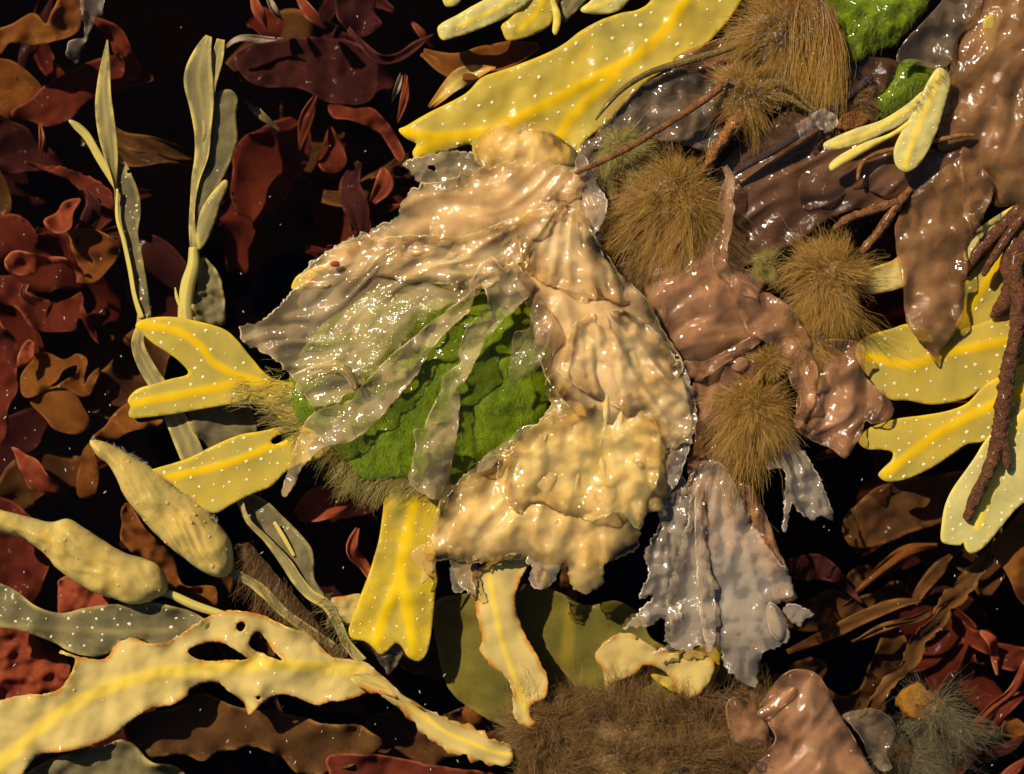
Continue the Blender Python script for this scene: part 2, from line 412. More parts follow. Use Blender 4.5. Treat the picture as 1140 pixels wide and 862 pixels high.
def barkmat(name, a, b, coat=.3):
    k = NT(name); pp = k.attr('pp').outputs['Vector']
    n = k.noise(pp, 14, 6, .7, .5); c = k.mixc(k.ramp(n, .35, .65), a, b)
    c = k.mixc(k.ramp(k.noise(pp, 45, 4, .7), .45, .65), c, [q * .4 for q in a])
    bp = k.n('Bump', {'Strength': 1., 'Distance': .0011, 'Height': k.math('ADD', n, k.noise(pp, 60, 3))}).outputs[0]
    return k.done(k.n('BsdfPrincipled', {'Base Color': c, 'Roughness': .5, 'Specular IOR Level': .25, 'Normal': bp, 'Coat Weight': coat, 'Coat Roughness': .15}).outputs[0])

UW = dict(spec_ior=1.06, body=.7)          # skin that lies under water shows almost no film shine
YEL = weed('yellow_wrack', (.72, .51, .068), (.52, .41, .085), rib=(.97, .62, .006), edge=(.88, .60, .02), transl=.42, trcol=(.95, .72, .04), bump=(3, .0003), fine=(.58, .46, .09), wet=.2, spec_ior=1.13, nscale=1.2, body=.6, alpha=.90, alpha_edge=1.0, blotch=.15)
YELB = weed('bright_yellow_wrack', (.78, .54, .03), (.60, .45, .07), rib=(.95, .64, .008), edge=(.85, .58, .03), transl=.42, trcol=(.98, .72, .02), bump=(4, .0003), wet=.2, spec_ior=1.16)
YELP = weed('lemon_wrack', (.72, .60, .20), (.62, .53, .19), rib=(.93, .68, .08), edge=(.82, .64, .12), transl=.35, trcol=(.95, .76, .15), bump=(3, .0003), wet=.2, spec_ior=1.15)
PALE = weed('dull_wrack', (.38, .30, .115), (.27, .22, .095), rib=(.42, .33, .11), edge=(.78, .58, .14), transl=.3, bump=(5, .0003), edgew=.5, spec_ior=1.1, stretch=(0, 3))
GREY = weed('grey_wrack', (.23, .185, .080), (.14, .115, .055), rib=(.27, .21, .08), edge=(.48, .36, .11), transl=.25, bump=(5, .0003), spec_ior=1.08)
CREAM = weed('bleached_wrack', (.64, .465, .14), (.56, .41, .135), rib=(.80, .56, .07), edge=(.50, .19, .02), transl=.25, bump=(2.5, .0003), fine=(.60, .43, .13), edgew=.6, stain=((.58, .28, .04), 4.5, .69, .8), spec_ior=1.13, body=.6)
RECEP = weed('swollen_tip_skin', (.52, .355, .085), (.40, .29, .085), transl=.05, bump=(4, .0012), stain=((.66, .36, .04), 6, .60, .75), body=.6, spec_ior=1.13, sss=.0008, nscale=2, fine=(.46, .34, .11))
PIT = weed('pale_pit', (.86, .78, .48), (.80, .70, .4), transl=.2, bump=(30, .00005), spec_ior=1.1)
WART = weed('wart_skin', (.56, .36, .08), (.50, .36, .11), transl=.1, bump=(30, .0001), spec_ior=1.1)
PITY = weed('yellow_pit', (.82, .66, .22), (.78, .6, .18), transl=.15, bump=(30, .00005))
JEL = weed('cream_jelly', (.92, .63, .30), (.88, .55, .21), transl=.16, alpha=.60, alpha_edge=.14, bump=(3.2, .0007), bump2=(20, .00050), wet=.075, body=.08, sss=.0012, fine=(.86, .62, .37), nscale=1.6, rim=.6)
JELT = weed('thin_cream_jelly', (.95, .70, .36), (.92, .62, .27), transl=.25, alpha=.20, alpha_edge=.15, bump=(3.2, .0007), bump2=(20, .00050), wet=.075, body=.08, fine=(.94, .76, .50), rim=.6)
JELY = weed('honey_jelly', (.92, .63, .22), (.90, .57, .15), transl=.16, alpha=.64, alpha_edge=.14, bump=(4, .0009), bump2=(20, .0006), wet=.085, body=.08, sss=.0012, fine=(.88, .66, .36), rim=.5)
PINK = weed('pinkish_jelly', (.62, .33, .165), (.52, .25, .10), transl=.2, alpha=.46, alpha_edge=.2, bump=(3.2, .0007), bump2=(20, .00050), wet=.075, body=.08, sss=.0011, fine=(.70, .40, .23), rim=.6)
WHITE = weed('white_jelly', (.95, .76, .56), (.90, .68, .47), transl=.25, alpha=.24, alpha_edge=.13, bump=(3.2, .0007), bump2=(20, .0005), wet=.075, body=.1, fine=(.92, .80, .62), rim=.55, blotch=.5)
BROWN = weed('brown_jelly', (.43, .22, .085), (.33, .16, .055), transl=.2, alpha=.52, alpha_edge=.3, bump=(3.2, .0007), bump2=(20, .0006), wet=.075, body=.08, sss=.0009, fine=(.46, .25, .11), rim=.6)
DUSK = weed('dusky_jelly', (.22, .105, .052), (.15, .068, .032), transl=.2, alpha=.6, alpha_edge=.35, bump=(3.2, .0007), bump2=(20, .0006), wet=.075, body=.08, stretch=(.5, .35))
GJEL = weed('grey_jelly', (.40, .28, .17), (.30, .20, .11), transl=.25, alpha=.28, alpha_edge=.18, bump=(3.2, .0007), bump2=(20, .0006), wet=.075, body=.08, rim=.4)
GREEN = weed('green_weed', (.20, .27, .005), (.10, .16, .004), transl=.1, bump=(4, .0008), bump2=(18, .0005), sss=.0025, nscale=2.4, fine=(.27, .30, .008), wet=.08, body=.15)
MUD = weed('tuft_core', (.16, .085, .022), (.10, .05, .015), transl=0, bump=(20, .001))
AMB = weed('amber_weed', (.30, .115, .020), (.19, .06, .015), edge=(.40, .15, .035), transl=.4, trcol=(.6, .25, .04), bump=(3, .0003), edgew=.3, **UW)
RED = weed('red_weed', (.20, .040, .018), (.11, .022, .012), edge=(.38, .10, .04), transl=.38, trcol=(.5, .1, .04), bump=(4, .0004), edgew=.3, **UW)  # red edge colours paint bright sunlit rims onto thin translucent edges
REDB = weed('bright_red_weed', (.44, .105, .042), (.25, .05, .022), edge=(.62, .22, .10), transl=.4, trcol=(.7, .16, .06), bump=(4, .0004), edgew=.3, **UW)
MAR = weed('maroon_weed', (.095, .026, .020), (.055, .016, .013), edge=(.2, .06, .04), transl=.35, bump=(4, .0004), edgew=.3, **UW)
KELP = weed('kelp_skin', (.15, .068, .020), (.085, .038, .014), edge=(.3, .14, .035), transl=.3, bump=(3, .0003), **UW)
PALEW = weed('whitish_strap', (.56, .44, .30), (.40, .29, .18), transl=.3, bump=(5, .0003), **UW)
OLVY = weed('shaded_olive_wrack', (.26, .21, .035), (.17, .15, .03), rib=(.34, .26, .03), edge=(.34, .26, .05), transl=.35, bump=(3, .0003), **UW)  # olive darkened to carry the shade of the jelly above
COREY = weed('amber_core', (.36, .16, .02), (.22, .085, .012), transl=.2, bump=(8, .001), **UW)
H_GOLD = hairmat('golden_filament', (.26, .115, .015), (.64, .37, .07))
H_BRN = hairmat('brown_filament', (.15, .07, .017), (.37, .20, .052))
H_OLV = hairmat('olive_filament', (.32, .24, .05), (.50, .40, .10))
H_GRN = hairmat('green_filament', (.15, .20, .005), (.28, .31, .015), .4)
H_WHT = hairmat('whitish_filament', (.60, .52, .34), (.66, .58, .42))
H_GRY = hairmat('greyish_filament', (.20, .155, .075), (.33, .27, .14))
TWIG = barkmat('twig_bark', (.36, .135, .03), (.13, .048, .015), .1)
DARKT = barkmat('dark_twig', (.09, .045, .035), (.045, .022, .02))
ORT = barkmat('orange_stub', (.46, .18, .03), (.24, .085, .018), .1)
STIPE = barkmat('stipe_skin', (.22, .075, .022), (.07, .026, .012), .08)
OLIVE = barkmat('olive_stalk', (.26, .17, .035), (.18, .10, .02))

# ------------------------------------------------------------------ the setting: pool bed and water
def flat(name, half, z, mat, bottom=None):
    me = bpy.data.meshes.new(name)
    if bottom is None:
        N = 60; g = np.linspace(-half, half, N); X, Y = np.meshgrid(g, g)
        Z = z + .012 * fbm(X * 14, Y * 14, 3, 3)
        V = np.stack([X, Y, Z], -1).reshape(-1, 3); i = np.arange(N * N).reshape(N, N)
        F = np.stack([i[:-1, :-1], i[:-1, 1:], i[1:, 1:], i[1:, :-1]], -1).reshape(-1, 4)
        me.from_pydata(V.tolist(), [], F.tolist())
    else:
        a, b = z, bottom; h = half
        V = [(-h, -h, b), (h, -h, b), (h, h, b), (-h, h, b), (-h, -h, a), (h, -h, a), (h, h, a), (-h, h, a)]
        me.from_pydata(V, [], [(3, 2, 1, 0), (4, 5, 6, 7), (0, 1, 5, 4), (1, 2, 6, 5), (2, 3, 7, 6), (3, 0, 4, 7)])
    me.materials.append(mat); o = bpy.data.objects.new(name, me); COL.objects.link(o); o['kind'] = 'structure'
    WORLDPOS[o.name] = np.zeros(3); return o
k = NT('bed_rock'); tc = k.n('TexCoord').outputs['Object']
nb = k.noise(tc, 60, 6, .6)
flat('pool_bed', 1.5, -.105, k.done(k.n('BsdfPrincipled', {'Base Color': k.mixc(k.ramp(nb, .35, .7), (.004, .004, .006), (.010, .005, .005)), 'Roughness': .8, 'Specular IOR Level': 0.,
     'Normal': k.n('Bump', {'Distance': .004, 'Height': nb}).outputs[0]}).outputs[0]))
k = NT('sea_water'); tc = k.n('TexCoord').outputs['Object']
wv = k.noise(tc, 38, 2, .5, .6)
bn = k.n('Bump', {'Strength': 1., 'Distance': .0035, 'Height': wv}).outputs[0]
fr = k.n('Fresnel', {'IOR': 1.17}).outputs[0]
k.done(k.mixs(fr, k.n('BsdfTransparent', {'Color': (1, 1, 1, 1)}).outputs[0], k.n('BsdfGlossy', {'Roughness': .03, 'Color': (1, 1, 1, 1)}).outputs[0]))
va = k.n('VolumeAbsorption', {'Color': (.60, .48, .40, 1), 'Density': 16.})
k.t.links.new(va.outputs[0], k.out.inputs[1])
flat('water', 1.45, 0, k.m, bottom=-.12)

# ------------------------------------------------------------------ red and brown weed under the water
def strap_crop(x0, y0, s, pts): return [(x0 + p[0] / s, y0 + p[1] / s) + tuple(v / s for v in p[2:]) for p in pts]
def Q1(*p): return strap_crop(0, 0, 4.75, p)
def Q2(*p): return strap_crop(0, 180, 4.75, p)
def Q3(*p): return strap_crop(0, 360, 4.75, p)
def Q4(*p): return strap_crop(240, 0, 4.75, p)
def Q5(*p): return strap_crop(900, 680, 4.7375, p)
def Q6(*p): return strap_crop(880, 520, 4.385, p)
def leaf(pts, mat, h, label, waves=((14, 60), (6, 24)), curl=14, plane=None, res=4, name='red_seaweed', cat_='seaweed', group=None, rag=0., **kw):
    o = sheet(name, pts, mat, h=h, waves=waves, curl=curl, curlR=12, plane=plane, res=res, t=(1.6, .5), rag=rag, **kw)
    return tag(o, label, cat_, group)
def strap(pts, mat, label, h=None, name='red_seaweed', t=1.8, cup=.35, wav=4, group=None, cat_='seaweed', **kw):
    sp = []
    for i, p in enumerate(pts):
        p = tuple(p)
        if len(p) == 3: p = (p[0], p[1], h + 9 * math.sin(i * 2.1), p[2], 28 * math.sin(i * 1.7 + p[0]))
        sp.append(p)
    sp[0] = sp[0][:3] + (sp[0][3] * .4,) + sp[0][4:]; sp[-1] = sp[-1][:3] + (sp[-1][3] * .35,) + sp[-1][4:]
    o = ribbon(name, sp, mat, t=t, cup=cup, wav=wav, seed=int(sp[0][0]) % 50, **kw)
    return tag(o, label, cat_, group)

leaf(Q1((-40, 150), (0, 140), (60, 120), (140, 70), (200, 80), (250, 130), (300, 60), (330, -20), (440, -20), (440, 100), (400, 180), (300, 220), (150, 240), (60, 235), (0, 270), (-40, 270)), AMB, -40,
     'amber frond with an olive rim at a pale green gauzy shred', waves=((16, 34),), curl=12, name='amber_seaweed')
leaf(Q1((440, -20), (545, -20), (540, 60), (500, 130), (470, 180), (440, 240), (425, 300), (395, 325), (360, 300), (375, 220), (430, 190), (450, 110)), WHITE, -30,
     'pale green gauzy shred hanging beside the amber frond', waves=((6, 20),), rag=2, res=3, name='gauzy_shred')
leaf(Q1((0, 300), (80, 330), (150, 380), (210, 440), (222, 480), (160, 560), (90, 600), (60, 640), (0, 600), (-40, 500), (-40, 320)), AMB, -120, 'smooth amber brown leaf meeting a toothed dark red leaf', plane=(.25, .1))
leaf(Q1((80, 610), (160, 540), (230, 470), (300, 410), (400, 350), (500, 310), (580, 290), (640, 290), (720, 320), (800, 410), (720, 440), (640, 470), (600, 500), (500, 520), (440, 570), (380, 640), (260, 680), (180, 650), (110, 640)), RED, -105,
     'dark red leaf with a row of teeth along its upper rim', plane=(-.1, .35), curl=6)
o = leaf(Q1((480, 90), (560, 110), (640, 150), (690, 230), (730, 330), (760, 400), (690, 430), (640, 350), (590, 250), (540, 170)), RED, -118, 'narrow red leaf rising behind the toothed leaf')
strap(Q1((205, 650, 16), (228, 740, 34), (205, 832, 18)), REDB, 'small orange red strip hanging under the smooth amber leaf', -80)
leaf(Q1((-30, 640), (100, 655), (200, 720), (260, 780), (330, 860), (280, 900), (-30, 900)), MAR, -165, 'dark maroon leaf below the toothed leaf')
leaf(Q2((130, 5), (280, 18), (420, 60), (560, 130), (605, 180), (605, 255), (520, 210), (440, 160), (360, 100), (280, 60)), RED, -88, 'red leaf with a frayed lit rim behind the pointed pale frond', rag=2, plane=(.1, .4), rags=4)
leaf(Q2((240, 310), (285, 262), (330, 220), (425, 195), (405, 270), (382, 350), (330, 385), (270, 362)), REDB, -62, 'bright orange red leaf tip catching sun over black water', waves=((12, 25),), plane=(.3, .35), res=3)
strap(Q2((455, 150, 60), (500, 240, 85), (450, 340, 90), (400, 430, 60)), MAR, 'dark maroon strap beside the bright orange red leaf tip', -80)
leaf(Q2((360, 380), (450, 350), (560, 380), (652, 440), (640, 480), (580, 570), (500, 640), (430, 640), (395, 520)), AMB, -82, 'brown cone shaped leaf with two small dark holes', waves=((10, 30),), plane=(.2, -.2),
     holes=[Q2((458, 495), (470, 490), (486, 520), (484, 540), (470, 525)), Q2((612, 472), (634, 460), (632, 474), (616, 484))], res=3)
leaf(Q2((40, 510), (90, 472), (200, 490), (380, 520), (430, 600), (402, 640), (360, 545), (220, 545), (170, 600), (90, 600), (50, 570)), REDB, -72, 'curled brick red leaf folded over itself with a lit rim', waves=((14, 26),), curl=16, res=3)
leaf(Q2((-40, 620), (80, 606), (150, 690), (300, 740), (420, 690), (432, 860), (400, 900), (200, 890), (100, 780), (0, 740)), RED, -98, 'broad brick red leaf under the curled folded leaf', plane=(0, .3), curl=14)
strap(Q2((150, 640, 30), (130, 700, 40), (180, 760, 36)), REDB, 'short lit orange fold on the broad brick red leaf', -70)
strap(Q2((428, 728, 18), (450, 800, 30), (480, 900, 36), (520, 960, 28)), RED, 'thin red strip in front of black water by the broad leaf', -75)
leaf(Q3((100, 170), (130, 90), (165, 100), (180, 160), (150, 220), (120, 235)), REDB, -70, 'small crumpled pink red leaf above the holed brown leaf', waves=((14, 16),), res=2.5)
leaf(Q3((105, 300), (140, 210), (210, 150), (330, 190), (400, 160), (462, 200), (440, 320), (530, 235), (522, 320), (450, 390), (330, 340), (180, 392), (120, 370)), AMB, -84, 'brown leaf with an oval hole and a forked tip', waves=((12, 30),), res=3, plane=(.1, .3),
     holes=[Q3((272, 335), (320, 300), (345, 250), (405, 222), (400, 262), (350, 300), (310, 330))])
leaf(Q3((160, 420), (210, 380), (300, 350), (380, 350), (430, 430), (476, 520), (440, 576), (380, 586), (290, 560), (240, 500)), AMB, -72, 'smooth rounded amber leaf below the holed brown leaf', waves=((6, 50),), plane=(-.1, .15), curl=4)
leaf(Q3((-60, -20), (40, 20), (85, 110), (100, 300), (60, 500), (0, 660), (-60, 640)), RED, -92, 'long red brown leaf running beside the holed brown leaf', plane=(.35, 0))
leaf(Q3((495, 612), (560, 530), (620, 460), (695, 415), (730, 520), (855, 508), (830, 542), (700, 572), (620, 612)), AMB, -76, 'orange brown pointed leaf tucked under the forked yellow tip', plane=(.1, .4))
leaf(Q3((40, 660), (130, 690), (230, 740), (315, 860), (280, 900), (150, 880), (110, 780)), REDB, -82, 'narrow red leaf with a lit ridge over black water', waves=((10, 30),), plane=(.5, -.3))
leaf(Q3((395, 880), (430, 700), (480, 620), (525, 760), (512, 900), (440, 930)), AMB, -86, 'dark amber leaf behind the pointed swollen tip', plane=(.5, 0))
leaf(crop(0, 0, 1, ((-20, 560), (30, 570), (60, 610), (45, 660), (20, 690), (-20, 680))), RED, -84, 'red brown leaf under the lower swollen tip')
leaf(crop(0, 0, 1, ((140, 560), (165, 590), (190, 620), (205, 650), (240, 655), (235, 690), (190, 665), (160, 625), (135, 600))), AMB, -78, 'orange red leaf glowing between the two swollen tips', waves=((12, 24),), res=3)
leaf(crop(0, 0, 1, ((-20, 700), (20, 690), (52, 720), (80, 745), (70, 785), (30, 800), (-20, 790))), REDB, -74, 'glowing orange red leaf behind the ragged bleached frond', waves=((14, 22),), res=3)
leaf(crop(0, 0, 1, ((62, 650), (90, 640), (122, 662), (110, 690), (75, 685))), REDB, -60, 'small orange leaf just below the lower swollen tip', waves=((10, 18),), res=3)
leaf(crop(0, 0, 1, ((255, 560), (300, 555), (330, 590), (360, 600), (345, 650), (380, 690), (420, 640), (412, 590), (440, 550), (380, 540), (320, 535))), MAR, -150, 'maroon leaf deep behind the folded dull frond')
strap(((398, 588, 14), (392, 612, 15), (404, 630, 13), (416, 650, 10)), REDB, 'orange red strip curving beside the notched bright yellow blade', -50)
strap(((330, 575, 30), (360, 560, 40), (400, 548, 24)), REDB, 'orange red leaf edge showing under the green filament fringe', -70)
# towards the top of the dark water
strap(Q4((190, -30, 60), (230, 60, 62), (270, 145, 40)), REDB, 'brick red strap lying against a cream sliver', -60)
strap(Q4((275, -30, 30), (305, 50, 44), (350, 98, 14)), PALEW, 'cream sliver lying against a brick red strap', -52, name='pale_seaweed')
strap(Q4((420, -30, 60), (500, 70, 76), (575, 145, 44)), REDB, 'scarlet strap with a squared end over black water', -48)
leaf(Q4((95, 300), (180, 232), (350, 205), (560, 195), (700, 210), (845, 300), (850, 480), (780, 560), (600, 545), (440, 470), (250, 465), (150, 410)), MAR, -110, 'wide dark maroon leaf with a pale sliver along its top', curl=4, plane=(0, .1))
strap(Q4((60, 245, 30), (130, 215, 46), (230, 205, 42), (360, 205, 6)), PALEW, 'whitish sliver along the top of the wide maroon leaf', -76, name='pale_seaweed')
strap(Q4((530, 505, 60), (480, 640, 74), (440, 795, 30)), RED, 'reddish strap hanging below the wide maroon leaf', -72)
strap(Q4((150, 530, 14), (240, 610, 44), (340, 688, 24)), GREY, 'grey tan sliver beside the two pronged pale frond', -70, name='pale_seaweed')
leaf(Q4((585, 545), (640, 540), (720, 565), (810, 560), (900, 640), (945, 700), (1010, 835), (975, 870), (905, 760), (850, 690), (720, 640), (620, 620)), RED, -70, 'pinkish red leaf with a bright bent rim by the big yellow frond', waves=((12, 24),), curl=14, res=3, plane=(.1, .45))
leaf(Q4((640, -30), (720, -30), (850, -30), (840, 60), (880, 140), (760, 200), (680, 150), (640, 80)), MAR, -96, 'maroon leaf curling at the scarlet strap', curl=14)
strap(Q4((700, 150, 50), (850, 310, 54), (960, 300, 46), (1060, 240, 50), (1150, 190, 44)), MAR, 'long maroon strap bent like an elbow', -78)
strap(Q4((1010, 400, 30), (1000, 520, 44), (960, 650, 26)), REDB, 'red sliver beside the tip of the big yellow frond', -56)
strap(Q4((985, 395, 30), (960, 470, 34), (930, 530, 12)), PALEW, 'short white sliver against black water near the elbow strap', -60, name='pale_seaweed')
leaf(Q4((540, 860), (570, 740), (610, 670), (680, 790), (700, 880), (600, 920)), RED, -100, 'dull red leaf under the bright bent rim', plane=(.5, 0))
strap(Q4((1040, 120, 40), (1090, 180, 44), (1150, 250, 30)), REDB, 'small red strap under the cluster of lemon tips', -90)
strap(((470, 60, 26), (510, 75, 30), (560, 62, 34), (600, 50, 20)), AMB, 'orange brown fold under the big yellow frond', -40, name='amber_seaweed')
strap(((478, 120, 12), (500, 100, 18), (520, 82, 22), (552, 76, 8)), CREAM, 'cream curled fold beside the big yellow frond', -30, name='pale_seaweed')
strap(((415, 225, 20), (428, 205, 22), (425, 185, 10)), REDB, 'scarlet leaf tip beside the ragged cream wing', -50)
strap(((404, 262, 24), (398, 230, 30), (390, 205, 26), (400, 180, 16)), MAR, 'maroon strap beside the scarlet leaf tip', -80)
# towards the bottom right
strap(Q5((735, -30, 96), (690, 40, 90), (590, 150, 110), (530, 270, 90), (410, 390, 60), (330, 520, 62), (240, 600, 50)), KELP, 'long tan brown strap bending down through the dark water', -60, name='kelp', rag=.5, ruff=3)
leaf(Q5((740, 10), (800, 40), (870, 100), (960, 110), (1000, 170), (1150, 200), (1150, 300), (1010, 300), (960, 240), (860, 190), (780, 120)), RED, -88, 'brick red leaf with a bright orange fold', curl=14)
strap(Q5((905, 110, 50), (955, 150, 66), (985, 230, 52), (992, 340, 30)), REDB, 'bright orange fold of the brick red leaf', -62)
for i, (pts, lb) in enumerate(((Q5((1160, 240, 50), (1080, 400, 60), (980, 520, 70), (880, 620, 80), (780, 745, 44)), 'red strap with a sunlit pink ridge'), (Q5((1160, 430, 60), (1060, 480, 70), (960, 620, 70), (860, 750, 84), (740, 900, 70)), 'broad red strap crossing under the sunlit ridge'),
                               (Q5((1160, 640, 50), (1040, 720, 60), (900, 790, 50), (800, 900, 40)), 'thin dark red strap among broader red straps'), (Q5((1160, 770, 50), (1060, 850, 60), (990, 920, 60)), 'short red strap in the corner of the pool'))):
    strap(pts, (REDB, RED, MAR, REDB)[i], lb + ' beside the yellow cored tuft', -62 - 12 * i)
leaf(Q5((1010, 600), (1060, 560), (1120, 580), (1150, 640), (1080, 680), (1020, 660)), AMB, -84, 'small amber leaf between the red straps', res=3)
leaf(Q6((255, 262), (320, 180), (420, 100), (560, 60), (700, 40), (880, 20), (900, 120), (780, 200), (740, 270), (600, 310), (480, 370), (300, 390)), KELP, -70, 'broad brown kelp leaf in shade under the forked yellow lobe', name='kelp', curl=4)
leaf(Q6((985, 375), (1060, 290), (1150, 160), (1200, 200), (1200, 660), (1110, 640), (1050, 520), (1000, 440)), AMB, -36, 'golden brown kelp leaf under the notched yellow lobe', name='kelp', curl=4)
strap(Q6((1010, 380, 60), (880, 540, 84), (770, 670, 92), (700, 760, 90)), KELP, 'tan kelp strap with frayed rims below the notched lobe', -56, name='kelp', rag=.5, ruff=3)
strap(Q6((720, 380, 40), (580, 400, 60), (470, 490, 72), (320, 615, 44)), AMB, 'knobbly amber stalk with lit bumps', -80, name='kelp', wav=8)
strap(Q6((790, 430, 50), (720, 490, 66), (650, 600, 60), (580, 700, 50)), KELP, 'dim brown strap beside the knobbly amber stalk', -92, name='kelp')
strap(Q6((640, 650, 40), (520, 665, 56), (380, 730, 64), (180, 820, 60), (-20, 900, 70)), KELP, 'olive brown strap sweeping under the white fan', -84, name='kelp')
strap(Q6((700, 700, 40), (590, 740, 50), (450, 790, 40), (300, 850, 40)), KELP, 'thin brown strap beside the sweeping olive strap', -74, name='kelp')
leaf(Q6((-40, 470), (60, 430), (150, 430), (240, 500), (350, 665), (200, 560), (60, 545), (-40, 530)), MAR, -90, 'dark red leaf narrowing to a tail beside the white fan')
leaf(Q6((40, 680), (200, 590), (300, 640), (420, 590), (540, 560), (560, 620), (400, 700), (240, 780), (80, 800), (-40, 760)), KELP, -125, 'murky brown kelp leaf deep beneath the straps', name='kelp')
leaf(crop(0, 0, 1, ((880, 745), (900, 730), (920, 740), (915, 760), (950, 770), (985, 700), (1010, 720), (985, 790), (920, 800), (885, 780))), KELP, -130, 'murky brown kelp leaf deep beside the pink jelly', name='kelp')
# under the bleached frond
leaf(G_((390, 690), (470, 655), (560, 640), (640, 600), (760, 640), (900, 660), (1020, 690), (1140, 700), (1220, 760), (1100, 830), (960, 850), (860, 780), (740, 770), (640, 812), (560, 790), (480, 800), (420, 760)), KELP, -40, 'murky brown frond in the shadow of the ragged bleached frond', name='kelp', waves=((10, 70),), rag=1)
leaf(G_((-40, 920), (60, 860), (180, 800), (330, 760), (400, 740), (470, 800), (560, 840), (560, 930)), GREY, -26, 'dull olive frond under the tail of the bleached frond', name='pale_wrack_frond', plane=(0, -.1))
leaf(G_((1040, 800), (1140, 785), (1250, 800), (1400, 830), (1560, 850), (1620, 920), (1300, 940), (1080, 900), (1045, 850)), RED, -34, 'smooth reddish brown leaf below the twisted tail of the bleached frond', curl=3)
leaf(H_((100, 700), (180, 660), (300, 690), (420, 640), (560, 660), (560, 760), (420, 780), (300, 830), (140, 800)), KELP, -96, 'dim brown leaf deep behind the twisted tail', name='kelp')
tag(blob('brown_float', (528, 795, -75), (13, 12, 10), AMB, seed=4), 'round amber float deep behind the twisted tail', 'seaweed float')
# deep filler: straps of weed that only their place tells apart
rf = random.Random(5)
for zone, n in (((-20, 0, 460, 330), 24), ((-20, 300, 330, 862), 20), ((380, 640, 700, 862), 6), ((880, 470, 1160, 880), 16), ((640, 60, 1120, 480), 6)):
    for i in range(n):
        x, y = rf.uniform(zone[0], zone[2]), rf.uniform(zone[1], zone[3]); a = rf.uniform(0, 6.28); hh = rf.uniform(-190, -120); pts = []
        w = rf.uniform(14, 26) if i % 2 else rf.uniform(44, 80)
        for j in range(5):
            pts.append((x, y, hh + rf.uniform(-20, 20), w * (.5, .9, 1.1, .9, .3)[j], rf.uniform(-50, 50)))
            x += math.cos(a) * 32; y += math.sin(a) * 32; a += rf.uniform(-.7, .7)
        m_, cn = ((RED, 'brick red'), (MAR, 'dark maroon'), (KELP, 'murky brown'))[i % 3]; wd = 'slim' if i % 2 else 'broad'
        o = ribbon('deep_seaweed', pts, m_, t=1.8, cup=.4, wav=6, step=6, seed=i)
        tag(o, f'{wd} {cn} seaweed strap lying deep in the shaded pool', 'seaweed', f'{wd} {cn} straps deep in the pool')

# ------------------------------------------------------------------ pale wrack stems standing in the dark water
def fuzz(parent, line, n, L, mat=H_WHT, seed=1, w=.4, flow=(0, 0, 0), hm=None, name='fuzz', side=1, spread=1.):
    q = cat(line, 3, False); rs = np.random.RandomState(seed); i = rs.randint(0, len(q) - 1, n)
    d = q[i + 1] - q[i]; nr = np.stack([d[:, 1], -d[:, 0], np.zeros(n)], 1) * (side if side else 1)
    if not side: nr *= rs.choice([-1, 1], n)[:, None]
    P = q[i] + (q[i + 1] - q[i]) * rs.rand(n)[:, None]
    D = nr / (np.linalg.norm(nr, axis=1)[:, None] + 1e-9) + rs.normal(size=(n, 3)) * .45 * spread
    return hairs(name, P[:, :3], D, L * rs.uniform(.4, 1.2, n), mat, parent, flow=flow, w=w, seg=5, curl=.5, seed=seed, hm=hm, pull=.25)

r_ = thing('pale_wrack_frond', 'tall thin pale frond ending in one pointed tip with a side prong', 'wrack', 180, 300, -20)
ribbon('blade', A_((342, 128, -6, 4, 0), (339, 190, -6, 26, 10), (332, 260, -8, 44, 12), (330, 330, -10, 58, 10), (340, 420, -10, 58, 0), (352, 500, -10, 44, -20), (362, 570, -10, 26, -50), (368, 640, -12, 20, -70)), PALE, r_, t=1.6, cup=.25, wav=2, seed=3)
ribbon('blade', A_((222, 384, -4, 6, 0), (245, 398, -6, 26, 25), (280, 430, -8, 34, 35), (315, 490, -10, 34, 40), (345, 550, -12, 24, 20), (368, 600, -14, 12, 0)), YELP, r_, t=2, cup=.6, wav=1, seed=4)
b2 = sheet('blade', A_((372, 490), (400, 520), (418, 555), (440, 610), (448, 680), (440, 740), (450, 790), (462, 860), (478, 960), (480, 1010), (455, 1010), (430, 960), (412, 850), (395, 790), (378, 720), (368, 640), (366, 560)), GREY, r_, h=-15, plane=(.25, 0), waves=((4, 30),), t=(1.4, .5), res=3,
      holes=[A_((378, 512), (386, 510), (396, 525), (384, 524)), A_((402, 540), (412, 538), (414, 550), (405, 550))])
ribbon('stalk', A_((372, 600, -8, 12, 40), (372, 690, -8, 14, 40), (392, 760, -8, 16, 30), (412, 850, -8, 20, 40), (428, 940, -8, 20, 40), (450, 1010, -9, 22, 30)), YELP, r_, t=3, cup=.2, seed=6)
ribbon('stalk', D_((462, 170, -12, 44, 0), (448, 240, -13, 34, 30), (438, 300, -14, 42, -10), (468, 370, -14, 52, 0), (512, 440, -14, 56, 0), (560, 530, -13, 70, 10), (600, 620, -13, 78, 0), (640, 720, -18, 70, 0), (690, 800, -24, 50, 0)), PALE, r_, t=2, cup=.25, wav=2, seed=5)
dots(b2, PIT, 13, (1, 2.2), seed=5)

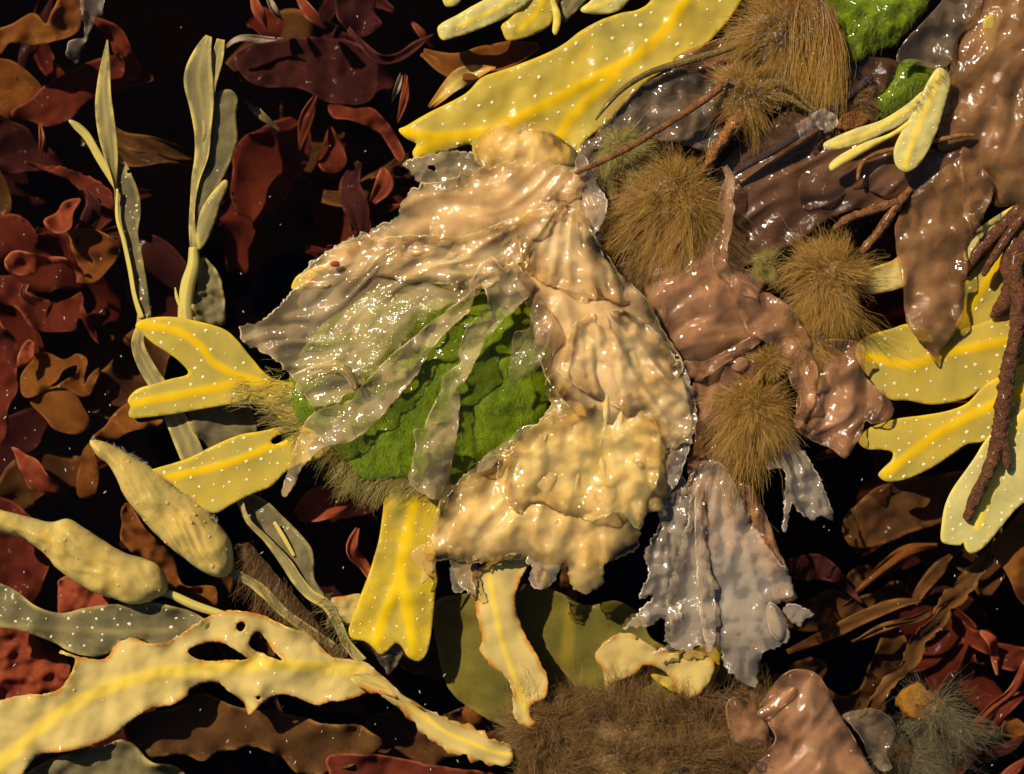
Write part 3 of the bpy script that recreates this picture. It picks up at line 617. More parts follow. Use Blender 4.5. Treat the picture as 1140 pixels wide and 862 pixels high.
r_ = thing('pale_wrack_frond', 'two pronged pale frond with a small side leaf and yellow stalk', 'wrack', 220, 200, -20)
ribbon('blade', A_((664, 116, -6, 22, 0), (645, 170, -6, 60, 8), (630, 250, -8, 92, -8), (640, 330, -9, 80, 0), (645, 420, -10, 56, 10), (642, 500, -10, 52, 30), (622, 580, -10, 36, 40), (612, 660, -10, 26, 40), (612, 740, -10, 24, 20), (614, 790, -10, 20, 0)), PALE, r_, t=1.8, cup=.35, wav=2, seed=7)
ribbon('blade', A_((702, 126, -8, 26, 0), (690, 190, -9, 40, 10), (668, 270, -10, 44, 20), (660, 330, -12, 36, 0)), PALE, r_, t=1.6, cup=.4, wav=1, seed=8)
b3 = sheet('blade', A_((640, 290), (668, 308), (692, 290), (730, 284), (753, 312), (748, 370), (753, 440), (735, 500), (706, 570), (680, 620), (650, 690), (625, 720), (618, 640), (640, 520), (645, 420)), GREY, r_, h=-14, plane=(-.15, 0), waves=((3, 25),), t=(1.4, .5), res=3)
sheet('side_leaf', A_((716, 570), (723, 592), (702, 640), (684, 700), (655, 768), (630, 792), (622, 740), (640, 660), (690, 590)), PALE, r_, h=-7, dome=4, domeR=6, t=(2, .5), res=2.5)
ribbon('stalk', A_((614, 785, -8, 30, 0), (612, 840, -8, 40, 10), (596, 900, -9, 46, 0), (588, 960, -9, 46, 0), (588, 1020, -10, 52, 0)), YELP, r_, t=5, cup=-.4, seed=9)
ribbon('spur', A_((556, 912, -8, 3, 0), (562, 945, -8, 12, 0), (582, 985, -9, 20, 0)), YELP, r_, t=2, seed=2)
dots(b3, PIT, 12, (.8, 1.6), seed=6, keep=.5)
leaf(D_((640, 20), (672, 40), (700, 80), (716, 150), (712, 230), (650, 230), (612, 205), (622, 100)), GREY, -22, 'greyish leaf pressed against the yellow stalk of the pronged frond', name='pale_wrack_frond', cat_='wrack', waves=((10, 14),), res=3)
leaf(D_((595, 505), (700, 480), (775, 480), (800, 520), (812, 575), (780, 640), (760, 720), (700, 700), (650, 620)), GREY, -24, 'greyish leaf in shadow between the two dotted yellow tips', name='pale_wrack_frond', cat_='wrack')

# ------------------------------------------------------------------ yellow wrack
r_ = thing('yellow_wrack_frond', 'forked yellow frond tip with white dots lying on a pale stalk', 'wrack', 230, 410, 2)
o = sheet('blade', D_((430, 238), (440, 222), (470, 212), (520, 207), (570, 210), (620, 220), (670, 232), (720, 252), (760, 290), (800, 340), (860, 400), (980, 440), (980, 560), (905, 545), (850, 495), (792, 478), (800, 455), (770, 475), (720, 487), (640, 500), (560, 515), (480, 525), (418, 529), (408, 512), (414, 494), (405, 475), (415, 455), (440, 435), (490, 420), (540, 405), (596, 388), (570, 350), (530, 320), (490, 295), (455, 265)), YEL, r_, h=5, res=3, waves=((2.5, 50),), t=(1.3, .5), tR=3.5, ribh=2.4, ribw=7,
          ribs=[D_((440, 232), (560, 252), (640, 305), (680, 355), (760, 395), (880, 430)), D_((430, 482), (520, 465), (620, 445), (720, 425), (790, 405))])
dots(o, PIT, 12, (1.2, 2.3), seed=2)
r_ = thing('yellow_wrack_frond', 'straight dotted yellow blade running under the cream jelly strip', 'wrack', 260, 520, 2)
o = sheet('blade', D_((480, 695), (550, 672), (600, 655), (680, 615), (760, 582), (830, 570), (900, 555), (960, 560), (1060, 560), (1040, 640), (940, 680), (900, 705), (860, 745), (800, 770), (740, 800), (680, 830), (620, 800), (560, 750), (510, 715)), YEL, r_, h=4, res=3, waves=((2.5, 50),), t=(1.3, .5), tR=3.5, ribh=2.4, ribw=7, ribs=[D_((500, 725), (650, 692), (760, 660), (880, 610), (980, 575))],
          holes=[D_((860, 600), (890, 580), (950, 568), (905, 598), (870, 612))])
dots(o, PIT, 12, (1.4, 2.5), seed=3)
r_ = thing('yellow_wrack_frond', 'bright yellow blade with a notched wavy end below the green weed', 'wrack', 440, 630, 0)
o = sheet('blade', H_((165, -20), (160, 20), (145, 120), (115, 220), (85, 300), (60, 370), (52, 400), (65, 425), (110, 435), (150, 472), (172, 465), (203, 438), (222, 450), (240, 480), (275, 496), (300, 470), (312, 420), (320, 350), (326, 280), (334, 240), (328, 200), (330, 100), (345, 0), (330, -120), (200, -120)), YELB, r_, h=-3, res=3, waves=((5, 40),), t=(1.5, .5), tR=4, ribh=2.6, ribw=9, ribs=[H_((270, -80), (250, 40), (225, 140), (205, 250), (165, 350), (140, 440)), H_((215, 200), (235, 320), (262, 460))], plane=(0, .05))
dots(o, PITY, 11, (1, 1.9), seed=4)
r_ = thing('yellow_wrack_frond', 'largest yellow frond with a two pointed end and forked midrib', 'wrack', 640, 90, 6)
o = sheet('blade', B_((210, 412), (240, 395), (330, 345), (420, 300), (470, 250), (530, 225), (620, 195), (690, 165), (740, 135), (790, 95), (860, 60), (920, 40), (970, 30), (1010, 0), (1030, -60), (1320, -60), (1294, 10), (1244, 80), (1174, 150), (1094, 200), (1000, 260), (930, 330), (860, 400), (800, 450), (780, 500), (700, 540), (560, 560), (460, 520), (440, 460), (380, 475), (290, 498), (263, 503), (254, 482), (266, 456), (235, 440)), YEL, r_, h=3, res=4, waves=((9, 80), (3, 30)), t=(1.5, .5), tR=4, ribh=3, ribw=9,
          ribs=[B_((1150, -40), (1050, 100), (960, 180), (850, 240), (720, 310), (600, 370), (480, 420), (330, 435), (225, 415)), B_((900, 235), (800, 330), (740, 395), (700, 500)), B_((360, 440), (275, 480))])
dots(o, PIT, 15, (1.4, 2.6), seed=5, keep=.7)
r_ = thing('lemon_wrack_cluster', 'cluster of short lemon blades above the largest yellow frond', 'wrack', 590, 10, 2)
for i, (p, hh, rb) in enumerate(((B_((333, 95), (345, 75), (400, 45), (500, -10), (640, -60), (660, -40), (620, 10), (540, 60), (460, 95), (400, 115), (350, 127)), 6, B_((400, 85), (520, 30), (640, -40))),
                             (B_((540, 75), (600, 20), (640, -40), (720, -40), (706, 40), (690, 80), (640, 110), (590, 125), (555, 128), (540, 100)), 1, B_((590, 100), (650, 40), (680, -20))),
                             (B_((685, -40), (720, 30), (725, 70), (712, 110), (698, 100), (700, 50)), 9, B_((712, 90), (710, 0))),
                             (B_((788, 28), (820, 0), (830, -40), (960, -40), (930, 15), (900, 38), (850, 45), (800, 42)), 3, B_((820, 30), (900, -10))),
                             (B_((350, -30), (420, -30), (400, 12), (375, 22), (355, 15)), 3, B_((370, 10), (390, -20))),
                             (B_((720, -30), (830, -40), (800, 10), (760, 50), (735, 70), (722, 30)), -4, B_((740, 50), (780, -20))))):
    o = sheet('blade', p, (YELP, YEL, YELP, YELP, YELP, GREY)[i], r_, h=hh, res=3, waves=((3, 20),), dome=3, domeR=8, t=(1.3, .5), tR=3.5, ribs=[rb], ribw=4, ribh=1)
    if i in (0, 1, 3): dots(o, PIT, 9, (.7, 1.4), seed=i, keep=.7)
r_ = thing('lemon_wrack_cluster', 'small three pronged lemon frond lying on brown jelly', 'wrack', 1000, 130, 14)
for i, (p, hh, rb) in enumerate(((C_((870, 215), (908, 245), (897, 310), (880, 370), (860, 430), (830, 490), (800, 530), (765, 546), (735, 525), (727, 480), (745, 430), (780, 370), (810, 310), (840, 250)), 37, C_((765, 530), (785, 450), (830, 340), (870, 240))),
                             (C_((503, 460), (520, 445), (600, 410), (690, 380), (770, 330), (820, 290), (830, 330), (770, 385), (700, 422), (620, 457), (545, 476), (512, 474)), 30, C_((530, 462), (650, 420), (800, 330))),
                             (C_((523, 522), (560, 490), (640, 450), (720, 420), (790, 370), (800, 380), (765, 412), (690, 452), (620, 492), (570, 522), (530, 543)), 35, C_((540, 525), (640, 470), (780, 390))))):
    o = sheet('blade', p, YELP, r_, h=hh, res=2.5, waves=((2, 20),), dome=2, domeR=6, t=(1.6, .6), tR=3.5, ribs=[rb], ribw=(5, 3, 3)[i], ribh=1.4)
    if i < 2: dots(o, PIT, 8.5, (.8, 1.4), seed=i + 3)
fuzz(r_, C_((790, 350, 40), (850, 270, 42), (900, 230, 42), (950, 225, 40)), 260, 10, H_GRY, seed=12, side=0)

r_ = thing('yellow_wrack_frond', 'wide spreading yellow frond of several dotted lobes behind brown stems', 'wrack', 1070, 440, 0)
LOB = ((F_((612, 292), (650, 265), (720, 245), (775, 230), (850, 250), (900, 262), (960, 242), (1020, 222), (1080, 202), (1200, 170), (1200, 400), (1060, 420), (1000, 440), (960, 465), (900, 481), (840, 486), (770, 473), (720, 471), (680, 440), (640, 390), (608, 335)), -4, [F_((640, 332), (780, 360), (860, 330), (980, 305), (1160, 268))], YEL),
       (F_((1100, -80), (1020, 10), (955, 90), (950, 150), (940, 200), (880, 270), (900, 310), (1000, 310), (1090, 230), (1110, 100), (1150, 20), (1180, -60)), -9, [F_((930, 240), (1000, 130), (1060, 30), (1110, -50))], YEL),
       (F_((613, 600), (630, 570), (680, 548), (740, 530), (820, 520), (900, 505), (960, 480), (1010, 430), (1060, 400), (1200, 350), (1200, 560), (1070, 580), (1012, 604), (960, 612), (920, 640), (860, 680), (790, 715), (740, 729), (700, 729), (677, 710), (690, 690), (718, 662), (722, 638), (690, 629), (640, 627)), 4, [F_((700, 705), (820, 612), (900, 560), (1010, 500), (1160, 430))], YEL),
       (F_((1060, 560), (1015, 604), (985, 650), (950, 700), (910, 760), (888, 810), (879, 865), (877, 914), (895, 929), (940, 933), (947, 922), (957, 948), (976, 959), (1010, 940), (1060, 885), (1110, 825), (1200, 720), (1200, 480)), 7, [F_((1160, 460), (1085, 620), (1030, 770), (990, 870))], YELP),
       (C_((948, 812), (952, 785), (990, 730), (1060, 680), (1130, 640), (1200, 600), (1200, 640), (1120, 700), (1040, 760), (975, 820), (955, 830)), 6, [], YELP))
for i, (p, hh, rb, m_) in enumerate(LOB):
    o = sheet('lobe', p, m_, r_, h=hh, res=3, waves=((4, 60),), t=(1.4, .5), tR=3.5, ribs=rb, ribw=8, ribh=2.2)
    dots(o, PIT, 12, (1.5, 2.4), seed=20 + i)
leaf(F_((600, 70), (660, 50), (720, 30), (760, 10), (770, 100), (700, 130), (640, 130)), CREAM, -2, 'pale yellow stub poking out from the brown tuft', name='yellow_wrack_frond', cat_='wrack', res=3, curl=0, waves=((3, 20),))
leaf(D_((925, 118), (940, 80), (975, 60), (1020, 42), (1030, 60), (990, 90), (960, 120)), YELB, 6, 'tiny bright yellow blade showing at the edge of the cream wing', name='yellow_wrack_frond', cat_='wrack', res=2.5, curl=0, waves=((2, 10),))

# ------------------------------------------------------------------ swollen tips, dull fronds and the bleached frond
r_ = thing('swollen_wrack_tip', 'fat pointed swollen seed tip with ridged flank', 'wrack', 185, 570, -18)
sheet('pod', ((100, 491), (116, 492), (140, 504), (175, 525), (196, 543), (224, 561), (242, 582), (256, 601), (260, 622), (258, 637), (246, 643), (224, 636), (200, 618), (175, 597), (154, 573), (140, 554), (130, 533), (121, 518), (109, 508)), RECEP, r_, h=-2, res=2.5, t=(58, 2), tR=27, waves=((4, 30),), flow=(2.6, .95, 70, 7))
dots(bpy.data.objects['pod'], WART, 9, (1.2, 2.6), name='warts', seed=3, hgt=.7, keep=.25)
ribbon('stalk', G_((735, 215, -4, 30, 0), (800, 245, -5, 34, 20), (850, 290, -5, 34, -20), (900, 340, -5, 30, 10), (965, 388, -6, 30, 0), (1060, 450, -8, 24, 0)), PALE, r_, t=3, cup=.4, wav=3, seed=4)
fuzz(r_, ((100, 491, 0), (140, 504, 4), (196, 543, 6), (242, 582, 6)), 160, 6, seed=9, side=1, w=.5)
r_ = thing('swollen_wrack_tip', 'smooth swollen seed tip on a yellow stalk', 'wrack', 100, 620, -18)
sheet('pod', G_((-60, -10), (0, 15), (40, 25), (100, 42), (160, 55), (215, 45), (270, 75), (330, 115), (400, 155), (450, 170), (500, 190), (526, 230), (531, 275), (490, 300), (470, 311), (410, 315), (350, 295), (290, 275), (230, 240), (180, 200), (140, 155), (80, 110), (0, 85), (-60, 60)), RECEP, r_, h=-3, res=2.5, t=(52, 2), tR=25, waves=((5, 30),), flow=(1.8, .6, 50, 9))
dots(bpy.data.objects['pod.001'], WART, 12, (1.2, 2.4), name='warts', seed=4, hgt=.6, keep=.2)
ribbon('stalk', G_((500, 280, -4, 20, 0), (540, 285, -3, 26, 10), (620, 320, -3, 28, -10), (710, 350, -4, 24, 0)), YELP, r_, t=4, cup=-.3, seed=4)
o = leaf(G_((-60, 230), (0, 250), (50, 275), (120, 320), (190, 345), (260, 330), (350, 315), (420, 320), (500, 310), (580, 330), (650, 360), (700, 400), (600, 450), (500, 450), (440, 425), (390, 430), (350, 472), (310, 481), (230, 465), (170, 440), (80, 400), (0, 385), (-60, 390)), GREY, -9, 'dull grey olive frond with a dark midrib under the swollen tip', name='pale_wrack_frond', cat_='wrack', ribs=[G_((-60, 365), (150, 392), (350, 402), (560, 400))], ribh=2, waves=((7, 40),), curl=7)
dots(o, PIT, 11, (1.2, 2.4), seed=9, keep=.6)
r_ = thing('bleached_wrack_frond', 'long ragged bleached cream frond with rusty holes', 'wrack', 200, 760, 4)
BL = G_((-90, 640), (0, 620), (60, 605), (160, 595), (205, 570), (235, 520), (240, 485), (190, 468), (195, 460), (250, 480), (330, 490), (360, 450), (390, 420), (430, 425), (480, 440), (540, 430), (590, 400), (640, 365), (700, 340), (760, 335), (830, 350), (900, 380), (960, 400), (1000, 430), (1050, 478), (1120, 492), (1170, 505)) + H_((160, 545), (190, 575), (205, 612), (170, 600), (140, 592), (100, 605), (40, 620), (0, 622)) + \
     G_((1010, 635), (960, 620), (910, 600), (860, 610), (820, 640), (790, 665), (770, 630), (720, 590), (690, 565), (640, 570), (600, 590), (590, 610), (540, 635), (470, 650), (410, 690), (370, 725), (320, 755), (250, 775), (170, 785), (110, 805), (70, 860), (40, 920), (-90, 940))
o = sheet('blade', BL, CREAM, r_, h=3, res=3, rag=.8, rags=5, waves=((7, 60), (2, 22)), curl=6, curlR=10, t=(2, .5), tR=5, ribh=1.8, ribw=11, smooth=True, ribs=[G_((-60, 880), (150, 690), (300, 600), (450, 545), (600, 522), (750, 510), (900, 505), (1140, 530))],
          holes=[G_((750, 390), (757, 374), (772, 370), (780, 380), (774, 394), (760, 401)), G_((600, 460), (640, 443), (700, 436), (750, 458), (787, 487), (740, 489), (680, 496), (620, 485)), G_((791, 440), (806, 408), (822, 406), (842, 432), (866, 460), (897, 491), (850, 477), (808, 462)), G_((812, 612), (822, 602), (830, 604), (822, 616))])
dots(o, PITY, 22, (1, 1.8), seed=2, keep=.25)
ribbon('twisted_tail', H_((60, 548, 2, 20, 0), (110, 558, 3, 60, 10), (165, 578, 5, 62, 25), (220, 620, 6, 62, 60), (290, 675, 4, 84, 30), (370, 725, 4, 92, 15), (440, 755, 4, 96, -10), (500, 780, 3, 84, 10), (545, 790, 3, 74, 0), (572, 790, 3, 50, 0)), CREAM, r_, t=2, cup=.5, wav=6, rag=.35, seed=8, ribh=.3)
r_ = thing('pale_wrack_frond', 'folded dull frond with a hairy brown stalk behind the bleached frond', 'wrack', 330, 620, -10)
sheet('blade', G_((740, -40), (830, -20), (900, 40), (980, 120), (998, 170), (1000, 230), (1030, 290), (960, 270), (940, 240), (890, 180), (830, 100), (775, 50)), GREY, r_, h=-12, res=3, waves=((5, 30),), plane=(.2, 0), t=(1.6, .5))
ribbon('fold', G_((768, -10, -2, 12, 20), (790, 50, -2, 22, 40), (850, 110, -2, 30, 45), (910, 180, -2, 42, 30), (945, 235, -3, 40, 20), (985, 285, -4, 34, 0), (1040, 320, -5, 34, 10), (1075, 385, -6, 30, 0), (1100, 440, -6, 30, 0), (1150, 500, -7, 34, 0)), PALE, r_, t=2.5, cup=.5, seed=5)
ribbon('fold', G_((870, 55, -5, 10, 0), (905, 110, -5, 16, 30), (935, 165, -6, 12, 30)), YELP, r_, t=2, cup=.4, seed=6)
fuzz(r_, G_((790, 120, -10), (850, 190, -9), (920, 270, -8), (980, 340, -8), (1040, 410, -8), (1100, 470, -8)), 2200, 34, H_BRN, seed=3, side=-1, w=.45, name='hairs', flow=(.2, .5, -.1))
fuzz(r_, G_((1020, 300, -4), (1070, 380, -5), (1110, 450, -5)), 260, 20, H_OLV, seed=4, side=0, w=.6, name='hairs', flow=(.1, .3, 0))
leaf(G_((1050, 300), (1090, 290), (1145, 285), (1150, 340), (1110, 380), (1075, 350)), CREAM, -6, 'cream stub beside the notched bright yellow blade', name='pale_wrack_frond', cat_='wrack', res=3, curl=2, waves=((4, 14),))
r_ = thing('bleached_wrack_frond', 'narrow dying cream frond hanging from the jelly with rusty edge', 'wrack', 570, 720, 0)
o = sheet('blade', H_((440, 230), (500, 180), (570, 150), (640, 150), (628, 185), (600, 230), (580, 290), (585, 340), (610, 410), (640, 460), (665, 510), (683, 550), (675, 610), (640, 630), (630, 650), (642, 690), (620, 706), (590, 690), (575, 660), (570, 590), (545, 540), (510, 515), (490, 490), (468, 462), (476, 430), (465, 380), (453, 315)), CREAM, r_, h=4, res=2.5, rag=1.2, rags=5, waves=((4, 40),), curl=5, curlR=8, t=(1.8, .5), ribs=[H_((500, 230), (535, 420), (580, 550), (612, 650))], ribw=5, ribh=1.6,
          holes=[H_((628, 655), (634, 645), (645, 672), (640, 684), (630, 670))])
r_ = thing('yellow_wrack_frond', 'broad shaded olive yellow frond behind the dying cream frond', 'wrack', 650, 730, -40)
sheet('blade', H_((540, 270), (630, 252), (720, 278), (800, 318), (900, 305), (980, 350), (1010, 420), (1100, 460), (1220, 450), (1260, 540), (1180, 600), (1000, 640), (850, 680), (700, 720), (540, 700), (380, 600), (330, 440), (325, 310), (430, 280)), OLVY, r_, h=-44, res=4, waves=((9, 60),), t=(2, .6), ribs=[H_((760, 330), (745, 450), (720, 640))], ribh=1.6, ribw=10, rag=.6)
o = sheet('blade', H_((835, 480), (880, 425), (940, 408), (1000, 440), (1060, 470), (1150, 460), (1210, 500), (1190, 570), (1120, 620), (1080, 560), (1040, 520), (990, 510), (960, 540), (900, 565), (870, 590), (860, 530)), CREAM, r_, h=-12, res=3, waves=((5, 30),), plane=(.1, -.05), t=(2, .6), rag=.8)  # sunlit patch of the frond, put in as a paler sheet

# ------------------------------------------------------------------ green weed
def scatter_on(o, n, seed=1, lo=0):
    top, ed, rb, hm = SURF[o.name]; rs = np.random.RandomState(seed); ok = np.where(ed > lo)[0]
    return top[rs.choice(ok, n)] + rs.uniform(-2, 2, (n, 3)) * [1, 1, .2], hm
r_ = thing('green_seaweed_mound', 'bright green spongy seaweed mound under the cream jelly strips', 'seaweed', 480, 430, 0)
o = sheet('spongy_body', E_((430, 60), (540, 80), (640, 150), (690, 260), (690, 480), (610, 590), (520, 655), (440, 690), (390, 735), (200, 720), (100, 725), (30, 650), (-40, 600), (-120, 520), (-140, 400), (-60, 260), (60, 160), (200, 90)), GREEN, r_, h=2, dome=22, domeR=45, res=2.5, waves=((4, 34), (3, 12)), t=(6, 1), tR=14)
P, hm = scatter_on(o, 14000, 3, 3); rs = np.random.RandomState(4)
D = rs.normal(size=(len(P), 3)) * [.6, .6, .35] + [-.35, .45, .35]
hairs('short_filaments', P, D, rs.uniform(3, 8, len(P)), H_GRN, r_, flow=(-.2, .3, -.4), w=.5, seg=3, seed=5, clump=.3, hm=hm, pull=.1)
q = cat(E_((-120, 520), (-40, 600), (30, 650), (100, 725), (200, 722), (330, 730), (420, 715)), 3, False); i = rs.randint(0, len(q), 1800)
P = np.concatenate([q[i] + rs.normal(size=(1800, 2)) * 4, rs.uniform(-4, 6, (1800, 1))], 1)
hairs('fringe', P, rs.normal(size=(1800, 3)) * [.35, .35, .2] + [-.5, .8, 0], rs.uniform(10, 30, 1800), H_OLV, r_, flow=(-.2, .2, -.2), w=.6, seg=5, seed=6, clump=.5)
q = cat(D_((760, 440), (830, 470), (900, 540), (940, 570), (900, 440), (860, 400)), 3, False); i = rs.randint(0, len(q), 700)
P = np.concatenate([q[i] + rs.normal(size=(700, 2)) * 7, rs.uniform(6, 11, (700, 1))], 1)
hairs('fringe', P, rs.normal(size=(700, 3)) * [.3, .3, .15] + [-.9, .15, 0], rs.uniform(8, 22, 700), H_OLV, r_, w=.6, seg=4, seed=7, clump=.4)
r_ = thing('green_seaweed_mound', 'bright green cushion beside the wet golden tuft', 'seaweed', 975, 30, 0)
o = sheet('spongy_body', C_((525, -40), (830, -40), (835, 20), (800, 60), (770, 100), (720, 140), (660, 160), (630, 185), (580, 195), (548, 170), (550, 90)), GREEN, r_, h=4, dome=20, domeR=26, res=2.5, waves=((6, 20), (3, 9)), t=(5, 1), tR=12)
P, hm = scatter_on(o, 3500, 5, 2)
hairs('short_filaments', P, rs.normal(size=(3500, 3)) * [.6, .6, .3] + [-.4, .5, .3], rs.uniform(4, 9, 3500), H_GRN, r_, flow=(-.2, .3, -.4), w=.5, seg=3, seed=8, clump=.3, hm=hm, pull=.1)
r_ = thing('green_seaweed_mound', 'shaded dark green tuft under the grey jelly flap', 'seaweed', 1000, 100, 0)
o = sheet('spongy_body', C_((760, 190), (850, 200), (880, 240), (830, 290), (760, 330), (700, 370), (660, 350), (670, 300), (720, 260)), GREEN, r_, h=-2, dome=10, domeR=14, res=3, waves=((4, 12),), t=(4, 1), tR=10)
P, hm = scatter_on(o, 1800, 6, 1)
hairs('short_filaments', P, rs.normal(size=(1800, 3)) * [.6, .6, .3] + [-.4, .6, .2], rs.uniform(6, 13, 1800), H_GRN, r_, flow=(0, .4, -.3), w=.5, seg=3, seed=9, clump=.4, hm=hm, pull=.15)

# ------------------------------------------------------------------ brown jelly behind (between tufts and fronds)
r_ = thing('brown_jelly_seaweed', 'dusky streaked brown jelly sheet between the golden tufts', 'jelly seaweed', 890, 200, 0)
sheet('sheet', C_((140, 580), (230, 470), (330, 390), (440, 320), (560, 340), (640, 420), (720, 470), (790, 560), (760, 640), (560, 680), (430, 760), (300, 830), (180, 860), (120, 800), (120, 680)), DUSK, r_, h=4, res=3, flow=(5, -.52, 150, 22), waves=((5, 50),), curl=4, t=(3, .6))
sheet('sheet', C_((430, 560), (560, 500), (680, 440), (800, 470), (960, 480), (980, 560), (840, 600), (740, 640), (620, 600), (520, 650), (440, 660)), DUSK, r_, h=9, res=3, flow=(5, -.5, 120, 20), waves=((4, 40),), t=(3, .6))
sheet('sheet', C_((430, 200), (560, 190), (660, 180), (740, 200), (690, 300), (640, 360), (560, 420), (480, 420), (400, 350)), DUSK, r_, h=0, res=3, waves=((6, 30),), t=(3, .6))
leaf(C_((540, 385), (600, 350), (652, 346), (640, 392), (590, 412), (548, 408)), ORT, 8, 'small orange leaf beside the three pronged lemon frond', name='orange_seaweed_leaf', res=2.5, curl=2)
r_ = thing('brown_jelly_seaweed', 'purplish wet jelly film beside the largest yellow frond', 'jelly seaweed', 720, 110, 0)
sheet('sheet', B_((850, 400), (880, 340), (960, 280), (1040, 240), (1100, 215), (1160, 230), (1250, 300), (1270, 400), (1200, 480), (1080, 450), (960, 460), (880, 470), (820, 470)), GJEL, r_, h=11, res=3, waves=((6, 24), (3, 10)), t=(2.5, .5), rag=1)
sheet('sheet', B_((1080, 190), (1180, 140), (1290, 110), (1340, 180), (1300, 300), (1180, 260)), BROWN, r_, h=8, res=3, waves=((6, 30),), t=(2.5, .5))
sheet('sheet', B_((760, 470), (860, 430), (960, 440), (1000, 480), (940, 560), (860, 600), (800, 560), (760, 520)), GJEL, r_, h=8, res=3, waves=((5, 24),), t=(2.5, .5))

r_ = thing('brown_jelly_seaweed', 'big tan brown jelly slab draped behind the lemon frond', 'jelly seaweed', 1090, 120, 0)
sheet('slab', C_((1020, -60), (965, 60), (925, 150), (905, 230), (895, 320), (870, 420), (880, 480), (950, 480), (985, 520), (1030, 600), (1050, 650), (1100, 650), (1220, 600), (1220, -60)), BROWN, r_, h=10, dome=16, domeR=30, res=3, waves=((7, 45), (3.5, 15)), flow=(3, 1.9, 90, 22), t=(6, .8), tR=12,
      holes=[C_((985, 720), (1010, 680), (1050, 622), (1058, 660), (1020, 700))] if False else ())
sheet('flap', C_((733, 180), (760, 130), (820, 70), (880, 0), (900, -60), (1040, -60), (975, 60), (935, 120), (905, 200), (870, 222), (800, 204), (745, 205)), GJEL, r_, h=20, res=3, waves=((6, 30), (3, 12)), curl=5, t=(3, .6), rag=.8)
sheet('flap', C_((733, 705), (760, 660), (800, 600), (850, 560), (930, 500), (960, 485), (1000, 530), (1030, 600), (1005, 700), (960, 800), (957, 930), (942, 1020), (882, 1110), (868, 1150), (850, 1140), (830, 1100), (775, 1040), (760, 950), (745, 850), (733, 760)), BROWN, r_, h=10, res=3, waves=((6, 40), (3, 14)), flow=(3, 1.5, 90, 18), curl=4, t=(3.5, .6), rag=.6, plane=(0, -.03))
sheet('flap', C_((943, 468), (1000, 520), (1042, 600), (1005, 690), (975, 742), (952, 670), (938, 560)), BROWN, r_, h=27, res=2.5, waves=((4, 24),), curl=7, curlR=6, t=(2.5, .8))
sheet('flap', C_((1010, 70), (1050, 40), (1070, 60), (1060, 110), (1030, 190), (1018, 150)), YEL, r_, h=20, res=2.5, t=(2, .6), waves=((2, 10),))

# ------------------------------------------------------------------ pinkish jelly clump
r_ = thing('pink_jelly_seaweed', 'pinkish tan jelly clump of folded sheets beside the cream jelly', 'jelly seaweed', 850, 400, 0)
sheet('sheet', F_((-60, 60), (20, -20), (110, -70), (200, -10), (260, 60), (300, 160), (300, 280), (220, 330), (120, 350), (60, 350), (0, 270), (-50, 170)), PINK, r_, h=8, dome=12, domeR=30, res=3, waves=((7, 50), (3, 16)), flow=(3, -.5, 80, 18), t=(4, .7))
sheet('sheet', F_((165, -10), (205, 50), (240, 90), (330, 130), (400, 180), (432, 230), (470, 310), (482, 400), (472, 480), (432, 560), (412, 540), (430, 470), (400, 420), (380, 350), (340, 300), (270, 260), (230, 180), (180, 100), (150, 40)), PINK, r_, h=22, res=2.5, waves=((6, 28), (3, 12)), curl=9, curlR=7, t=(3, .8), rag=.8)
ribbon('rolled_edge', crop(600, 100, 3.747, ((775, 320, 24, 20, 0), (800, 380, 26, 46, 20), (785, 460, 26, 66, 35), (795, 560, 26, 74, 45), (760, 660, 26, 70, 35), (775, 735, 25, 66, 25), (850, 790, 24, 100, 15), (930, 830, 22, 90, 5))), PINK, r_, t=1.6, cup=.5, wav=5, seed=3, ruff=2.5, rag=.3)
sheet('sheet', F_((400, 300), (480, 285), (560, 278), (622, 300), (645, 400), (700, 450), (727, 500), (705, 537), (655, 546), (636, 540), (612, 600), (571, 656), (520, 622), (440, 582), (415, 500), (430, 400)), PINK, r_, h=12, res=2.5, waves=((7, 36), (3, 12)), flow=(4, 1.9, 60, 16), curl=7, curlR=8, t=(3, .6), rag=1)
sheet('fold', F_((60, 350), (130, 345), (220, 300), (290, 255), (310, 230), (316, 260), (290, 300), (200, 350), (130, 400), (80, 400)), PINK, r_, h=25, res=2.5, waves=((5, 22),), dome=2, domeR=8, t=(2.5, .6), rag=1.2, curl=4, curlR=5)
sheet('sheet', F_((90, 420), (150, 350), (230, 320), (300, 330), (310, 400), (240, 440), (200, 500), (150, 580), (110, 620), (90, 540)), PINK, r_, h=18, res=2.5, waves=((5, 26), (2, 10)), curl=6, curlR=7, t=(3, .7), rag=.8)
blob('bump', F_((238, 358))[0] + (21,), (11, 9, 5), PINK, r_, seed=3)
sheet('tatter', F_((330, 640), (390, 560), (432, 620), (482, 700), (534, 835), (520, 850), (490, 838), (470, 852), (430, 830), (402, 800), (386, 880), (376, 870), (380, 700), (330, 690)), WHITE, r_, h=4, res=2.2, waves=((4, 24),), t=(1.6, .4), rag=1.8, rags=4, flow=(2.5, 1.1, 50, 9))
sheet('sheet', F_((90, 620), (110, 560), (150, 580), (200, 640), (230, 720), (290, 760), (330, 860), (415, 1080), (420, 1100), (380, 1112), (300, 1000), (220, 960), (120, 920), (95, 800)), PINK, r_, h=3, res=2.5, waves=((5, 30),), flow=(3, 1.3, 90, 14), t=(3, .6), rag=.8, curl=5)
r_ = thing('white_jelly_fan', 'white translucent jelly fan with tattered lower edge', 'jelly seaweed', 790, 640, 0)
